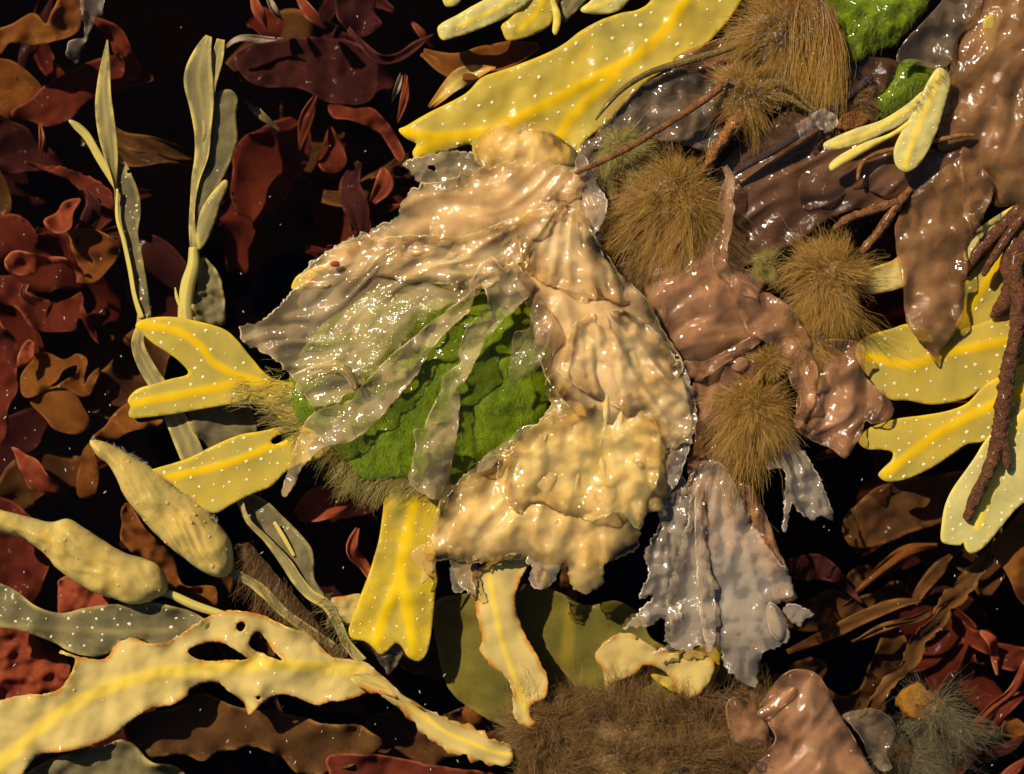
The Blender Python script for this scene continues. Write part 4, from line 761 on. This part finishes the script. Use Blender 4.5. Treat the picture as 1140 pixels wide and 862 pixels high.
sheet('fan', I_((90, -110), (160, -140), (215, -80), (255, 20), (310, 110), (350, 165), (390, 220), (405, 280), (345, 320), (350, 340), (384, 370), (390, 430), (350, 455), (312, 470), (292, 560), (270, 573), (230, 550), (195, 520), (182, 470), (150, 450), (132, 472), (110, 442), (70, 462), (0, 432), (20, 380), (10, 300), (30, 200), (60, 100), (80, 0)), WHITE, r_, h=11, res=2.2, radial=(800, 500, 3, 4), waves=((3, 40), (2.5, 11)), t=(3, .9), rag=3, rags=6, curl=6, curlR=8)
sheet('sheet', I_((80, -160), (150, -180), (210, -100), (250, 10), (270, 90), (230, 150), (170, 170), (120, 150), (90, 60), (75, -60)), PINK, r_, h=6, res=2.5, waves=((3, 30),), t=(2.5, .5), rag=1.5)
sheet('pleat', I_((100, -80), (118, 0), (122, 60), (130, 120), (150, 220), (162, 330), (160, 420), (140, 470), (122, 400), (104, 300), (100, 200), (96, 60)), WHITE, r_, h=22, res=2.2, waves=((4, 22),), dome=2, domeR=8, t=(2, .6), rag=1.5, curl=4, curlR=5)
sheet('tatter', I_((-24, -10), (-14, 60), (-44, 110), (-69, 160), (-54, 220), (-84, 290), (-74, 300), (-40, 290), (-94, 350), (-134, 392), (-124, 396), (-50, 385), (0, 365), (-5, 400), (25, 430), (-45, 470), (10, 462), (60, 430), (50, 300), (70, 160), (90, 60), (80, -60), (30, -90)), WHITE, r_, h=6, res=2.2, radial=(745, 540, 2.5, 6), waves=((4, 20), (2, 9)), t=(2, .8), rag=3, rags=5, curl=5)
sheet('lobe', I_((330, 310), (360, 325), (388, 370), (384, 410), (362, 432), (335, 400), (322, 350)), WHITE, r_, h=17, res=2.2, dome=4, domeR=6, t=(3, .6))
sheet('tatter', I_((374, 335), (390, 318), (410, 314), (440, 325), (476, 350), (442, 364), (436, 386), (410, 378), (392, 362)), WHITE, r_, h=6, res=2, t=(1.6, .4), rag=1.6, rags=4, waves=((2, 8),))
sheet('strand', I_((270, 40), (300, 20), (330, 120), (372, 200), (415, 290), (395, 305), (350, 300), (330, 220)), PINK, r_, h=5, res=2.5, waves=((3, 20),), t=(2.5, .6), rag=.6, curl=4)
r_ = thing('pink_jelly_seaweed', 'reddish pink jelly slab at the brown hair mat', 'jelly seaweed', 900, 810, -4)
sheet('sheet', I_((230, 900), (270, 850), (310, 800), (350, 740), (300, 650), (330, 600), (370, 540), (420, 520), (490, 543), (540, 640), (572, 690), (602, 740), (650, 830), (690, 920)), PINK, r_, h=4, dome=8, domeR=30, res=3, waves=((7, 50), (3, 16)), flow=(3, -.9, 80, 18), t=(4, .7), curl=4)
sheet('sheet', I_((195, 640), (230, 610), (300, 645), (330, 700), (325, 770), (270, 775), (215, 745)), PINK, r_, h=2, res=3, dome=6, domeR=14, waves=((4, 20),), t=(4, .7))
sheet('fold', I_((295, 660), (330, 630), (400, 580), (415, 590), (390, 630), (340, 665), (310, 680)), PINK, r_, h=16, res=2.2, dome=4, domeR=5, t=(2.5, .7), waves=((2, 10),))
sheet('curl', I_((565, 668), (620, 650), (672, 648), (722, 680), (732, 730), (702, 790), (722, 832), (682, 842), (650, 800), (620, 740), (590, 700)), GJEL, r_, h=6, res=2.2, waves=((6, 16), (3, 7)), t=(2.5, .5), rag=1, curl=7, curlR=6)
leaf(H_((1000, 510), (1080, 480), (1180, 440), (1230, 480), (1200, 560), (1120, 600), (1040, 570)), YEL, -30, 'dull yellow blade behind the tattered white fan', name='yellow_wrack_frond', cat_='wrack', res=3, curl=4, rag=1)
leaf(H_((140, 470), (200, 445), (225, 460), (210, 500), (180, 540), (165, 520)), GJEL, -6, 'small glassy jelly curl under the notched yellow blade', name='jelly_curl', cat_='jelly seaweed', res=2, waves=((5, 9),), curl=6, rag=1)

# ------------------------------------------------------------------ the big cream jelly clump
r_ = thing('cream_jelly_seaweed', 'largest cream jelly clump fanning out from a twig tip over green weed', 'jelly seaweed', 570, 400, 0)
def z_main(base, amp=0):
    return lambda x, y: base + 10 * np.exp(-(((x - 560) / 150) ** 2 + ((y - 400) / 150) ** 2))
sheet('cap', B_((443, 472), (460, 430), (490, 405), (540, 385), (600, 384), (660, 395), (720, 430), (760, 460), (782, 500), (740, 560), (600, 580), (500, 550), (462, 520)), JELY, r_, h=10, dome=12, domeR=18, res=2.5, waves=((4, 22), (2, 9)), t=(6, 1), tR=12, curl=5, curlR=6)
sheet('wing', ((455, 190), (448, 182), (462, 176), (480, 172), (510, 168), (545, 175), (600, 185), (560, 205), (500, 212), (470, 205)), JELT, r_, h=14, res=2, waves=((3, 20),), rag=2, rags=5, t=(1.8, .4), holes=[((478, 186), (484, 184), (484, 189), (479, 190))])
sheet('wing', ((450, 219), (462, 207), (490, 202), (530, 190), (580, 180), (640, 190), (652, 205), (615, 232), (585, 258), (540, 270), (480, 275), (430, 285), (390, 286), (372, 275), (398, 262), (423, 251), (440, 240), (444, 230)), JEL, r_, h=16, hfun=lambda x, y: 14 + 16 * np.clip((x - 380) / 220, 0, 1), res=2.5, flow=(4, -.42, 130, 24), waves=((4, 40),), rag=4, rags=8, t=(7, .6), tR=20, curl=4)
sheet('sheet', ((400, 262), (380, 270), (351, 287), (335, 305), (326, 319), (312, 336), (298, 350), (280, 360), (263, 366), (274, 385), (298, 396), (320, 415), (335, 440), (360, 455), (400, 432), (440, 392), (480, 352), (525, 332), (560, 310), (590, 280), (615, 240), (600, 225), (560, 250), (500, 268), (440, 268)), JELT, r_, hfun=lambda x, y: 12 + 26 * np.clip((x - 280) / 160, 0, 1), res=2.5, flow=(4, -.5, 100, 24), waves=((5, 50), (2, 16)), rag=3.5, rags=8, t=(3, .5), curl=4)
sheet('sheet', ((372, 275), (351, 287), (330, 312), (350, 322), (400, 310), (450, 312), (500, 318), (540, 322), (570, 300), (600, 262), (620, 230), (580, 238), (520, 262), (450, 262), (400, 268)), JEL, r_, hfun=lambda x, y: 18 + 24 * np.clip((x - 320) / 160, 0, 1), res=2.5, flow=(5, -.35, 110, 20), waves=((5, 40),), rag=1.2, t=(3, .5), curl=6, curlR=9)
sheet('strip', E_((450, 130), (400, 160), (330, 210), (260, 270), (200, 320), (150, 365), (120, 400), (80, 440), (60, 470), (0, 490), (-60, 510), (-100, 560), (-130, 650), (-165, 760), (-150, 780), (-120, 740), (-100, 690), (-30, 628), (40, 612), (100, 577), (160, 522), (220, 452), (270, 392), (310, 322), (380, 242), (440, 185)), JELT, r_, hfun=lambda x, y: 20 + 24 * np.clip((x - 330) / 120, 0, 1), res=2.2, waves=((4, 26), (2, 10)), t=(2.2, .7), curl=8, curlR=7, rag=1.2, rags=5)
sheet('strip', E_((500, 20), (545, 55), (560, 20), (600, 60), (640, 120), (570, 195), (525, 240), (475, 312), (435, 392), (395, 440), (406, 462), (396, 590), (376, 692), (372, 752), (340, 792), (270, 762), (238, 722), (250, 680), (264, 602), (258, 566), (290, 558), (300, 530), (340, 450), (350, 400), (408, 350), (398, 330), (430, 240), (490, 180), (478, 112), (440, 130), (440, 90)), JELT, r_, hfun=lambda x, y: 46 - 26 * np.clip((y - 400) / 140, 0, 1), res=2.2, waves=((3, 22), (2, 9)), t=(2.2, .7), curl=9, curlR=7, rag=1)
sheet('flap', E_((640, 150), (690, 190), (700, 260), (660, 360), (640, 382), (600, 400), (562, 432), (566, 340), (575, 262), (600, 250), (625, 245)), GJEL, r_, h=48, res=2.2, waves=((3, 18),), t=(2, .6), curl=6, curlR=6, rag=.8)
sheet('curl', D_((935, 390), (980, 365), (1040, 345), (1090, 352), (1120, 390), (1138, 430), (1120, 440), (1095, 400), (1050, 378), (1000, 378)), JELT, r_, h=40, res=2, dome=4, domeR=4, t=(2, .8))
sheet('sheet', ((620, 188), (644, 186), (656, 196), (668, 210), (674, 228), (668, 244), (662, 258), (676, 282), (688, 302), (704, 318), (722, 336), (739, 368), (760, 404), (752, 425), (735, 440), (705, 470), (660, 470), (620, 440), (600, 400), (590, 350), (575, 320), (560, 300), (570, 265), (590, 240), (605, 215)), JEL, r_, hfun=lambda x, y: z_main(24)(x, y), res=2.5, radial=(640, 190, 4.5, 4), waves=((5, 45), (2.5, 15)), rag=1, t=(8, .7), tR=20, curl=5, curlR=7)
sheet('frill', ((640, 180), (652, 176), (662, 200), (676, 226), (670, 250), (660, 262), (652, 240), (648, 215)), WHITE, r_, h=34, res=2, waves=((4, 12), (2, 6)), t=(2, .6), rag=1.5, rags=5, curl=5, curlR=5)
sheet('fold', ((575, 250), (600, 232), (625, 225), (650, 240), (672, 285), (690, 310), (700, 340), (660, 330), (620, 320), (585, 300), (578, 270)), JEL, r_, h=38, res=2.5, radial=(640, 190, 4, 6), waves=((4, 30),), t=(3, .7), rag=1.2, curl=7, curlR=6)
MASS = ((493, 554), (480, 585), (470, 612), (478, 626), (500, 624), (530, 628), (560, 625), (590, 625), (596, 652), (609, 655), (622, 640), (632, 632), (634, 652), (651, 662), (672, 650), (674, 628), (707, 615), (714, 597), (712, 575), (728, 570), (740, 568), (747, 553), (756, 525), (761, 508), (768, 483), (773, 459), (768, 435), (754, 396), (735, 375), (700, 370), (660, 385), (625, 405), (604, 430), (612, 450), (590, 478), (560, 504), (540, 507), (528, 520), (515, 530))
sheet('mass', MASS, JELY, r_, hfun=lambda x, y: z_main(14)(x, y), dome=8, domeR=25, res=2.2, radial=(690, 330, 5, 6), waves=((7, 42), (4.5, 16)), rag=2.2, rags=6, t=(10, .7), tR=24, curl=5, curlR=7)
sheet('fold', ((560, 500), (600, 470), (640, 455), (690, 450), (730, 470), (735, 520), (722, 560), (712, 590), (690, 570), (650, 580), (600, 560), (575, 570), (555, 540)), JELY, r_, hfun=lambda x, y: z_main(30)(x, y), res=2.2, waves=((6, 34), (4, 13)), rag=1.8, rags=6, t=(3, .6), curl=7, curlR=6)
sheet('fold', ((640, 360), (690, 345), (730, 370), (752, 400), (765, 440), (768, 480), (745, 500), (715, 470), (680, 450), (640, 430), (615, 400)), JEL, r_, hfun=lambda x, y: z_main(31)(x, y), res=2.2, radial=(650, 300, 5, 6), waves=((5, 26), (3, 11)), rag=1.6, rags=6, t=(3, .6), curl=6, curlR=6)
sheet('frill', ((740, 430), (756, 400), (768, 425), (775, 460), (770, 490), (762, 515), (750, 545), (742, 520), (748, 490), (740, 460)), WHITE, r_, h=27, res=2, waves=((5, 12), (3, 6)), rag=2, rags=5, t=(2.2, .5), curl=4)
sheet('flap', ((514, 545), (505, 580), (498, 610), (510, 650), (530, 660), (525, 630), (545, 620), (600, 610), (580, 560), (550, 530)), JELT, r_, h=19, res=2.2, waves=((4, 22), (2, 9)), rag=1.5, rags=5, t=(2.4, .5), curl=5)
sheet('flap', H_((250, 150), (310, 120), (330, 170), (320, 210), (295, 245), (278, 250), (285, 215), (262, 190)), JELT, r_, h=14, res=2, t=(2, .5), waves=((2, 10),))
sheet('flap', H_((380, 190), (450, 180), (460, 240), (452, 300), (425, 275), (400, 280), (382, 272)), WHITE, r_, h=6, res=2, t=(1.8, .4), rag=1.5, rags=4, waves=((3, 10),))
sheet('flap', H_((620, 170), (700, 60), (735, 50), (760, 110), (725, 190), (705, 240), (670, 266), (640, 262), (625, 235), (632, 200)), WHITE, r_, h=22, res=2, t=(2.2, .5), rag=1.6, rags=5, waves=((4, 18), (3, 7)), curl=5)
sheet('flap', E_((480, 650), (540, 610), (600, 560), (650, 550), (680, 580), (650, 640), (600, 650), (540, 660), (500, 690), (460, 700)), JELT, r_, h=30, res=2.2, t=(2.4, .5), rag=1, waves=((3, 18), (2, 8)), curl=6)

# ------------------------------------------------------------------ twigs and stems
tag(tube('twig', ((641, 193, 46, 2.6), (670, 180, 44, 3.2), (705, 162, 43, 3.4), (740, 140, 42, 3.6), (770, 121, 41, 4), (800, 99, 40, 4.4), (812, 88, 36, 4)), TWIG, seed=2), 'thin brown twig poking into the tip of the cream jelly', 'twig')
tag(tube('twig', C_((215, 555, 24, 2.4), (270, 520, 24, 4), (350, 475, 24, 4.4), (420, 430, 24, 4.2), (480, 385, 23, 4), (540, 340, 21, 4.5), (600, 290, 16, 4.6), (660, 240, 10, 4)), DARKT, seed=3), 'dark charred twig lying across the dusky brown jelly', 'twig')
tag(leaf(C_((415, 400), (450, 375), (490, 350), (540, 365), (545, 405), (510, 420), (480, 400), (440, 440), (425, 425)), WHITE, 29, 'x y', name='jelly_shred', res=2, rag=2, rags=4, waves=((4, 8),), curl=3), 'torn whitish jelly shred caught on the charred twig', 'jelly seaweed')
tag(tube('orange_stub', C_((120, 545, 20, 2.5), (160, 480, 23, 6), (195, 430, 25, 6.5), (225, 390, 26, 7), (250, 340, 24, 5)), ORT, seed=5, rough=.7, K=16), 'frayed orange stub below the small wet tuft', 'twig')
tag(tube('twig', C_((613, 572, 26, 2), (620, 530, 27, 2.6), (650, 495, 28, 2.8), (720, 475, 27, 2.6), (800, 460, 26, 2.4), (880, 442, 27, 2.6), (940, 430, 28, 2.6), (985, 428, 26, 1.2)), ORT, seed=6), 'crooked orange twig passing under the lemon prong', 'twig')
r_ = thing('woody_kelp', 'forked rusty stem beside the right brown tuft', 'stem', 980, 240, 10); r_['label'] = 'forked rusty stem emerging from the hairy tuft beside brown jelly'
tube('branch', C_((540, 730, 14, 3), (570, 700, 16, 5), (620, 680, 17, 5), (680, 660, 17, 5), (740, 640, 16, 5)), TWIG, r_, seed=7, rough=.45)
tube('branch', C_((625, 800, 12, 4), (650, 770, 14, 5), (690, 720, 15, 5), (730, 660, 16, 5.4), (780, 600, 13, 4)), TWIG, r_, seed=8, rough=.45)
tag(ribbon('curved_stalk', [(663, 134, 26, 2), (675, 118, 27, 5), (695, 98, 27, 6), (725, 80, 26, 7), (765, 68, 26, 8), (800, 58, 26, 7), (825, 50, 24, 5)], OLIVE, t=4, cup=-.3, seed=2), 'slim curved olive stalk arching over the purplish jelly', 'stem')
r_ = thing('woody_kelp', 'thick rusty brown stem standing in front of the wide yellow frond', 'stem', 1110, 450, 10)
tube('trunk', F_((962, 850, 14, 5.5), (985, 785, 16, 6.5), (1030, 690, 18, 7), (1058, 600, 19, 8.5), (1074, 480, 20, 8.6), (1090, 370, 21, 8.4), (1106, 300, 22, 8.2), (1118, 220, 22, 8.2), (1120, 140, 20, 9), (1112, 80, 18, 9), (1130, -10, 16, 8), (1190, -90, 14, 7)), STIPE, r_, seed=9, rough=.34, K=16)
tube('knob', F_((1068, 600, 20, 7), (1082, 640, 19, 6), (1087, 675, 18, 4.6), (1088, 690, 17, 3)), STIPE, r_, seed=10)
tube('branch', F_((1012, 76, 12, 3), (1030, 40, 13, 4.5), (1070, -20, 14, 5.5), (1120, -90, 14, 6), (1180, -150, 14, 6)), STIPE, r_, seed=11)
tube('branch', F_((950, 70, 1, 4), (985, 10, 2, 8), (1040, -50, 3, 9), (1110, -120, 4, 9), (1180, -180, 4, 8)), STIPE, r_, seed=12)  # added tube standing in for the stem's dark refracted image under water
tube('branch', F_((1040, 208, 2, 2.5), (1065, 180, 4, 8), (1085, 150, 7, 9), (1095, 90, 10, 8), (1080, 40, 10, 7), (1110, -40, 10, 6)), STIPE, r_, seed=13)  # its pointed low end models the stem's dark refracted image, not wood

# ------------------------------------------------------------------ hairy tufts
def tuft(label, c, r, n, L, mat, flow=(0, 0, 0), h=6, rz=.6, w=.55, core=MUD, seed=1, name='filament_tuft', curl=.5, up=.35, clump=.6, group=None, hairflat=1.):
    q = thing(name, label, 'filament tuft', c[0], c[1], h - 4, group)
    rx, ry = r if isinstance(r, tuple) else (r, r)
    blob('core', (c[0], c[1], h), (rx * .5, ry * .5, min(rx, ry) * .5 * rz), core, q, amp=.3, seed=seed)
    n = int(n * 1.7); rs = np.random.RandomState(seed); d = rs.normal(size=(n, 3)); d[:, 2] = np.abs(d[:, 2]) * hairflat - .1; d /= np.linalg.norm(d, axis=1)[:, None]
    an_ = np.arctan2(d[:, 1], d[:, 0]); lob = 1 + .35 * noise(np.cos(an_) * 1.6 + seed, np.sin(an_) * 1.6)          # uneven outline
    P = np.array([c[0], c[1], h]) + d * np.array([rx * .5, ry * .5, min(rx, ry) * .5 * rz]) * (rs.uniform(.6, 1.0, n) * lob)[:, None]
    sw = fbm(P[:, 0] / 22, P[:, 1] / 22, seed + 9) * 2.2
    D = np.stack([d[:, 0] * np.cos(sw) - d[:, 1] * np.sin(sw), d[:, 0] * np.sin(sw) + d[:, 1] * np.cos(sw), d[:, 2] * up], 1) + rs.normal(size=(n, 3)) * .22
    L = L * lob
    hairs('filaments', P, D, L * rs.uniform(.35, 1.2, n) * np.where(rs.rand(n) < .06, 1.5, 1.) * (1.15 - .75 * np.clip(d[:, 2], 0, 1)), mat, q, flow=flow, w=w, seg=5, curl=curl, seed=seed, clump=clump)
    return q
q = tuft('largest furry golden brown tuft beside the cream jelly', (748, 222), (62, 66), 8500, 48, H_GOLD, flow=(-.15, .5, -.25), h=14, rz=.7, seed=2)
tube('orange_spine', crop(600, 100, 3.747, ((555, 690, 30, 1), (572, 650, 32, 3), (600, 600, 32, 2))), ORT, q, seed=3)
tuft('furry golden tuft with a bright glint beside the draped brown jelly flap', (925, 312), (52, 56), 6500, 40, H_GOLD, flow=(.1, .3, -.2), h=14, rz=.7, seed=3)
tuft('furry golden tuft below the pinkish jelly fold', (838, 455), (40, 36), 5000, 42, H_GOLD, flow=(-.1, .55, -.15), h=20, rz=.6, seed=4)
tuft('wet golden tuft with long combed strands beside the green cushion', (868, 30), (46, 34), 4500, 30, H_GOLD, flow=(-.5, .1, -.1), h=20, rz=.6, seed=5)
q = cat(((880, 4), (895, 2), (912, 8), (922, 22)), 2, False); rs = np.random.RandomState(8); i = rs.randint(0, len(q), 1600)
P = np.concatenate([q[i] + rs.normal(size=(1600, 2)) * 4, rs.uniform(26, 36, (1600, 1))], 1)
tq = bpy.data.objects['filament_tuft.003']
hairs('long_strands', P, rs.normal(size=(1600, 3)) * [.12, .1, .1] + [.25, .6, 0], rs.uniform(50, 100, 1600), H_GOLD, tq, flow=(-.3, .35, -.15), w=.9, seg=9, seed=9, curl=.12, clump=.2)
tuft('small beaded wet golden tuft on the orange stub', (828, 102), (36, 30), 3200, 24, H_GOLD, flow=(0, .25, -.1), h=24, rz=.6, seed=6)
tag(ribbon('strap_loop', C_((300, 270, 26, 14, 0), (370, 265, 28, 26, 20), (420, 290, 28, 20, 0), (455, 330, 27, 14, 0), (490, 358, 26, 8, 0)), OLIVE, t=3, seed=3), 'olive strap looping from the beaded tuft to the charred twig', 'seaweed')
tag(ribbon('strap_loop', C_((330, 300, 22, 30, 0), (390, 310, 22, 22, 0), (440, 340, 23, 14, 0), (485, 362, 24, 8, 0)), OLIVE, t=3, seed=4), 'lower olive strap of the loop at the charred twig', 'seaweed')
q = thing('filament_mat', 'wide brown hair mat spreading below the shaded olive frond', 'filament tuft', 700, 820, -20)
blob('core', (700, 835, -14), (125, 46, 10), MUD, q, amp=.25, sc=3, seed=3, K=40)
rs = np.random.RandomState(12); n = 18000
x = rs.uniform(570, 860, n); y = 772 + 95 * rs.rand(n) + 22 * noise(x / 60, x * 0, 4); P = np.stack([x, y, -10 + 8 * rs.rand(n) + 14 * fbm(x / 40, y / 40, 6)], 1)
keep_ = fbm(x / 30, y / 30, 16) + .35 * rs.rand(n) > -.15; P = P[keep_]; x, y = x[keep_], y[keep_]; n = len(x)
an = fbm(x / 70, y / 70, 7) * 3.5 - 1.3
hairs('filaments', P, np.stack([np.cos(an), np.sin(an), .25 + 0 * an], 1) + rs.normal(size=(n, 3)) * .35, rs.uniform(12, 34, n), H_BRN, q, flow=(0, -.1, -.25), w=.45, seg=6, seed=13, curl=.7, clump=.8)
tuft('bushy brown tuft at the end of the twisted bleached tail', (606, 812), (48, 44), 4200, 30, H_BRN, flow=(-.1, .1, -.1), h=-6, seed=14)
q = tuft('fine grey tuft around a yellow core in the dark water', (1038, 792), (40, 34), 900, 44, H_GRY, flow=(.5, .25, -.2), h=-30, seed=15, w=.4, curl=.9)
blob('yellow_core', (1021, 782, -30), (22, 18, 9), COREY, q, seed=5, amp=.4)
tuft('dim grey tuft trailing below the yellow cored tuft', (1010, 838), (44, 26), 1500, 36, H_GRY, flow=(.5, .3, -.2), h=-40, seed=16, w=.4, curl=.9)
tuft('small olive tuft between the pink jelly and hairy tuft', (850, 295), (20, 18), 1500, 16, H_OLV, h=8, seed=17)
tuft('tiny golden tuft in the crevice of the pinkish jelly', (858, 403), (18, 20), 1600, 14, H_GOLD, h=24, seed=18)
for (x, y, n, L, m, lb, fl, hh) in ((690, 165, 1500, 26, H_OLV, 'thin olive tuft below the brown twig', (.2, .2, -.1), 16), (680, 232, 1600, 26, H_BRN, 'shaded brown tuft pressed behind the largest furry tuft', (-.2, .3, -.2), 6),
                                (955, 110, 1000, 16, H_BRN, 'brown fuzzy tuft beneath the green cushion', (0, .2, -.1), 8), (720, 290, 1400, 24, H_BRN, 'dark brown tuft under the largest furry tuft', (-.2, .4, -.2), 4),
                                (895, 380, 1500, 26, H_GOLD, 'lower golden tuft resting on the pinkish sheet', (0, .4, -.1), 14)):
    tuft(lb, (x, y), (26, 24), n, L, m, flow=fl, h=hh, seed=int(x))

# ------------------------------------------------------------------ bubbles, beads of water, drifting specks
k = NT('bubble_film'); fr = k.n('Fresnel', {'IOR': 1.5}).outputs[0]
FILM = k.done(k.mixs(k.ramp(fr, .04, .6, .06, .7), k.n('BsdfTransparent', {'Color': (1, 1, 1, 1)}).outputs[0], k.n('BsdfGlossy', {'Roughness': .02}).outputs[0]))
for (x, y, h, r, lb) in ((1132, 300, 10, 15, 'large clear bubble trapped at the thick brown stem'), (846, 853, 6, 6, 'small bubble on the pink jelly beside the hair mat'), (752, 864, 4, 5, 'bubble floating on the hair mat'),
                         (669, 264, 26, 4, 'tiny amber bubble at the edge of the cream jelly'), (708, 513, 44, 3.5, 'tiny round bubble sitting on the cream jelly mass'), (914, 374, 26, 4, 'tiny bubble below the furry golden tuft'), (966, 88, 18, 3.5, 'tiny bubble beside the green cushion')):
    tag(blob('bubble', (x, y, h), (r, r, r * .8), FILM, amp=0, seed=1), lb, 'bubble')
k = NT('water_bead'); DROP = k.done(k.mixs(k.ramp(k.n('Fresnel', {'IOR': 1.33}).outputs[0], .0, .5, .06, .5), k.n('BsdfTransparent', {'Color': (1, 1, 1, 1)}).outputs[0], k.n('BsdfGlossy', {'Roughness': .16}).outputs[0]))
def scatter_beads(name, P, R, mat, label, cat_):
    K = 8; J = 5; V = []; Q = []
    ph = np.linspace(0, math.pi, J + 1)
    for (p, r) in zip(P, R):
        b = len(V)
        for a in ph:
            for j in range(K):
                t_ = 2 * math.pi * j / K; V.append((p[0] + r[0] * math.sin(a) * math.cos(t_), p[1] + r[1] * math.sin(a) * math.sin(t_), p[2] + r[2] * math.cos(a)))
        for i in range(J):
            for j in range(K): Q.append((b + i * K + j, b + (i + 1) * K + j, b + (i + 1) * K + (j + 1) % K, b + i * K + (j + 1) % K))
    V = np.array(V); o = mesh(name, V, [np.array(Q)], mat, None, dict(pp=V / 100), kind='stuff'); o['label'] = label; o['category'] = cat_; return o
rs = np.random.RandomState(21)
c_ = np.concatenate([rs.normal(size=(130, 2)) * [17, 15] + [858, 34], rs.normal(size=(110, 2)) * [20, 14] + [826, 102], rs.normal(size=(20, 2)) * [8, 20] + [905, 40], rs.normal(size=(24, 2)) * [30, 30] + [748, 215]])
scatter_beads('water_beads', np.concatenate([c_, rs.uniform(38, 47, (len(c_), 1))], 1), np.repeat(rs.uniform(.8, 2.0, (len(c_), 1)), 3, 1), DROP, 'glittering water beads caught in the wet golden tufts', 'water beads')
k = NT('speck'); SPK = k.done(k.n('BsdfPrincipled', {'Base Color': (.75, .70, .58, 1), 'Roughness': .5}).outputs[0])
V = []; Q = []
for i in range(160):
    z_ = [(0, 0, 460, 560), (0, 300, 330, 862), (880, 480, 1140, 862), (270, 560, 560, 862)][i % 4]
    x, y, hh = rs.uniform(z_[0], z_[2]), rs.uniform(z_[1], z_[3]), -rs.uniform(4, 40); a = rs.uniform(-2.2, -.6) ; L = rs.choice([.6, .8, 1.2, 1.9]); w_ = rs.uniform(.22, .42); b = len(V)
    dx, dy = math.cos(a) * L, math.sin(a) * L
    for s1 in (-1, 1):
        for (u_, v_) in ((-1, -1), (1, -1), (1, 1), (-1, 1)):
            V.append((x + dx * s1 + u_ * w_ * (-math.sin(a)), y + dy * s1 + u_ * w_ * math.cos(a), hh + v_ * w_))
    Q += [(b, b + 1, b + 2, b + 3), (b + 7, b + 6, b + 5, b + 4)] + [(b + j, b + 4 + j, b + 4 + (j + 1) % 4, b + (j + 1) % 4) for j in range(4)]
o = mesh('drifting_specks', np.array(V), [np.array(Q)], SPK, kind='stuff', hm=-15); o['label'] = 'tiny whitish specks drifting in the dark water'; o['category'] = 'specks'
tag(blob('seed_bead', (373, 294, 42), (5.5, 3.4, 2.2), REDB, amp=.1), 'tiny dark red bead lying on the cream wing', 'seaweed bead')
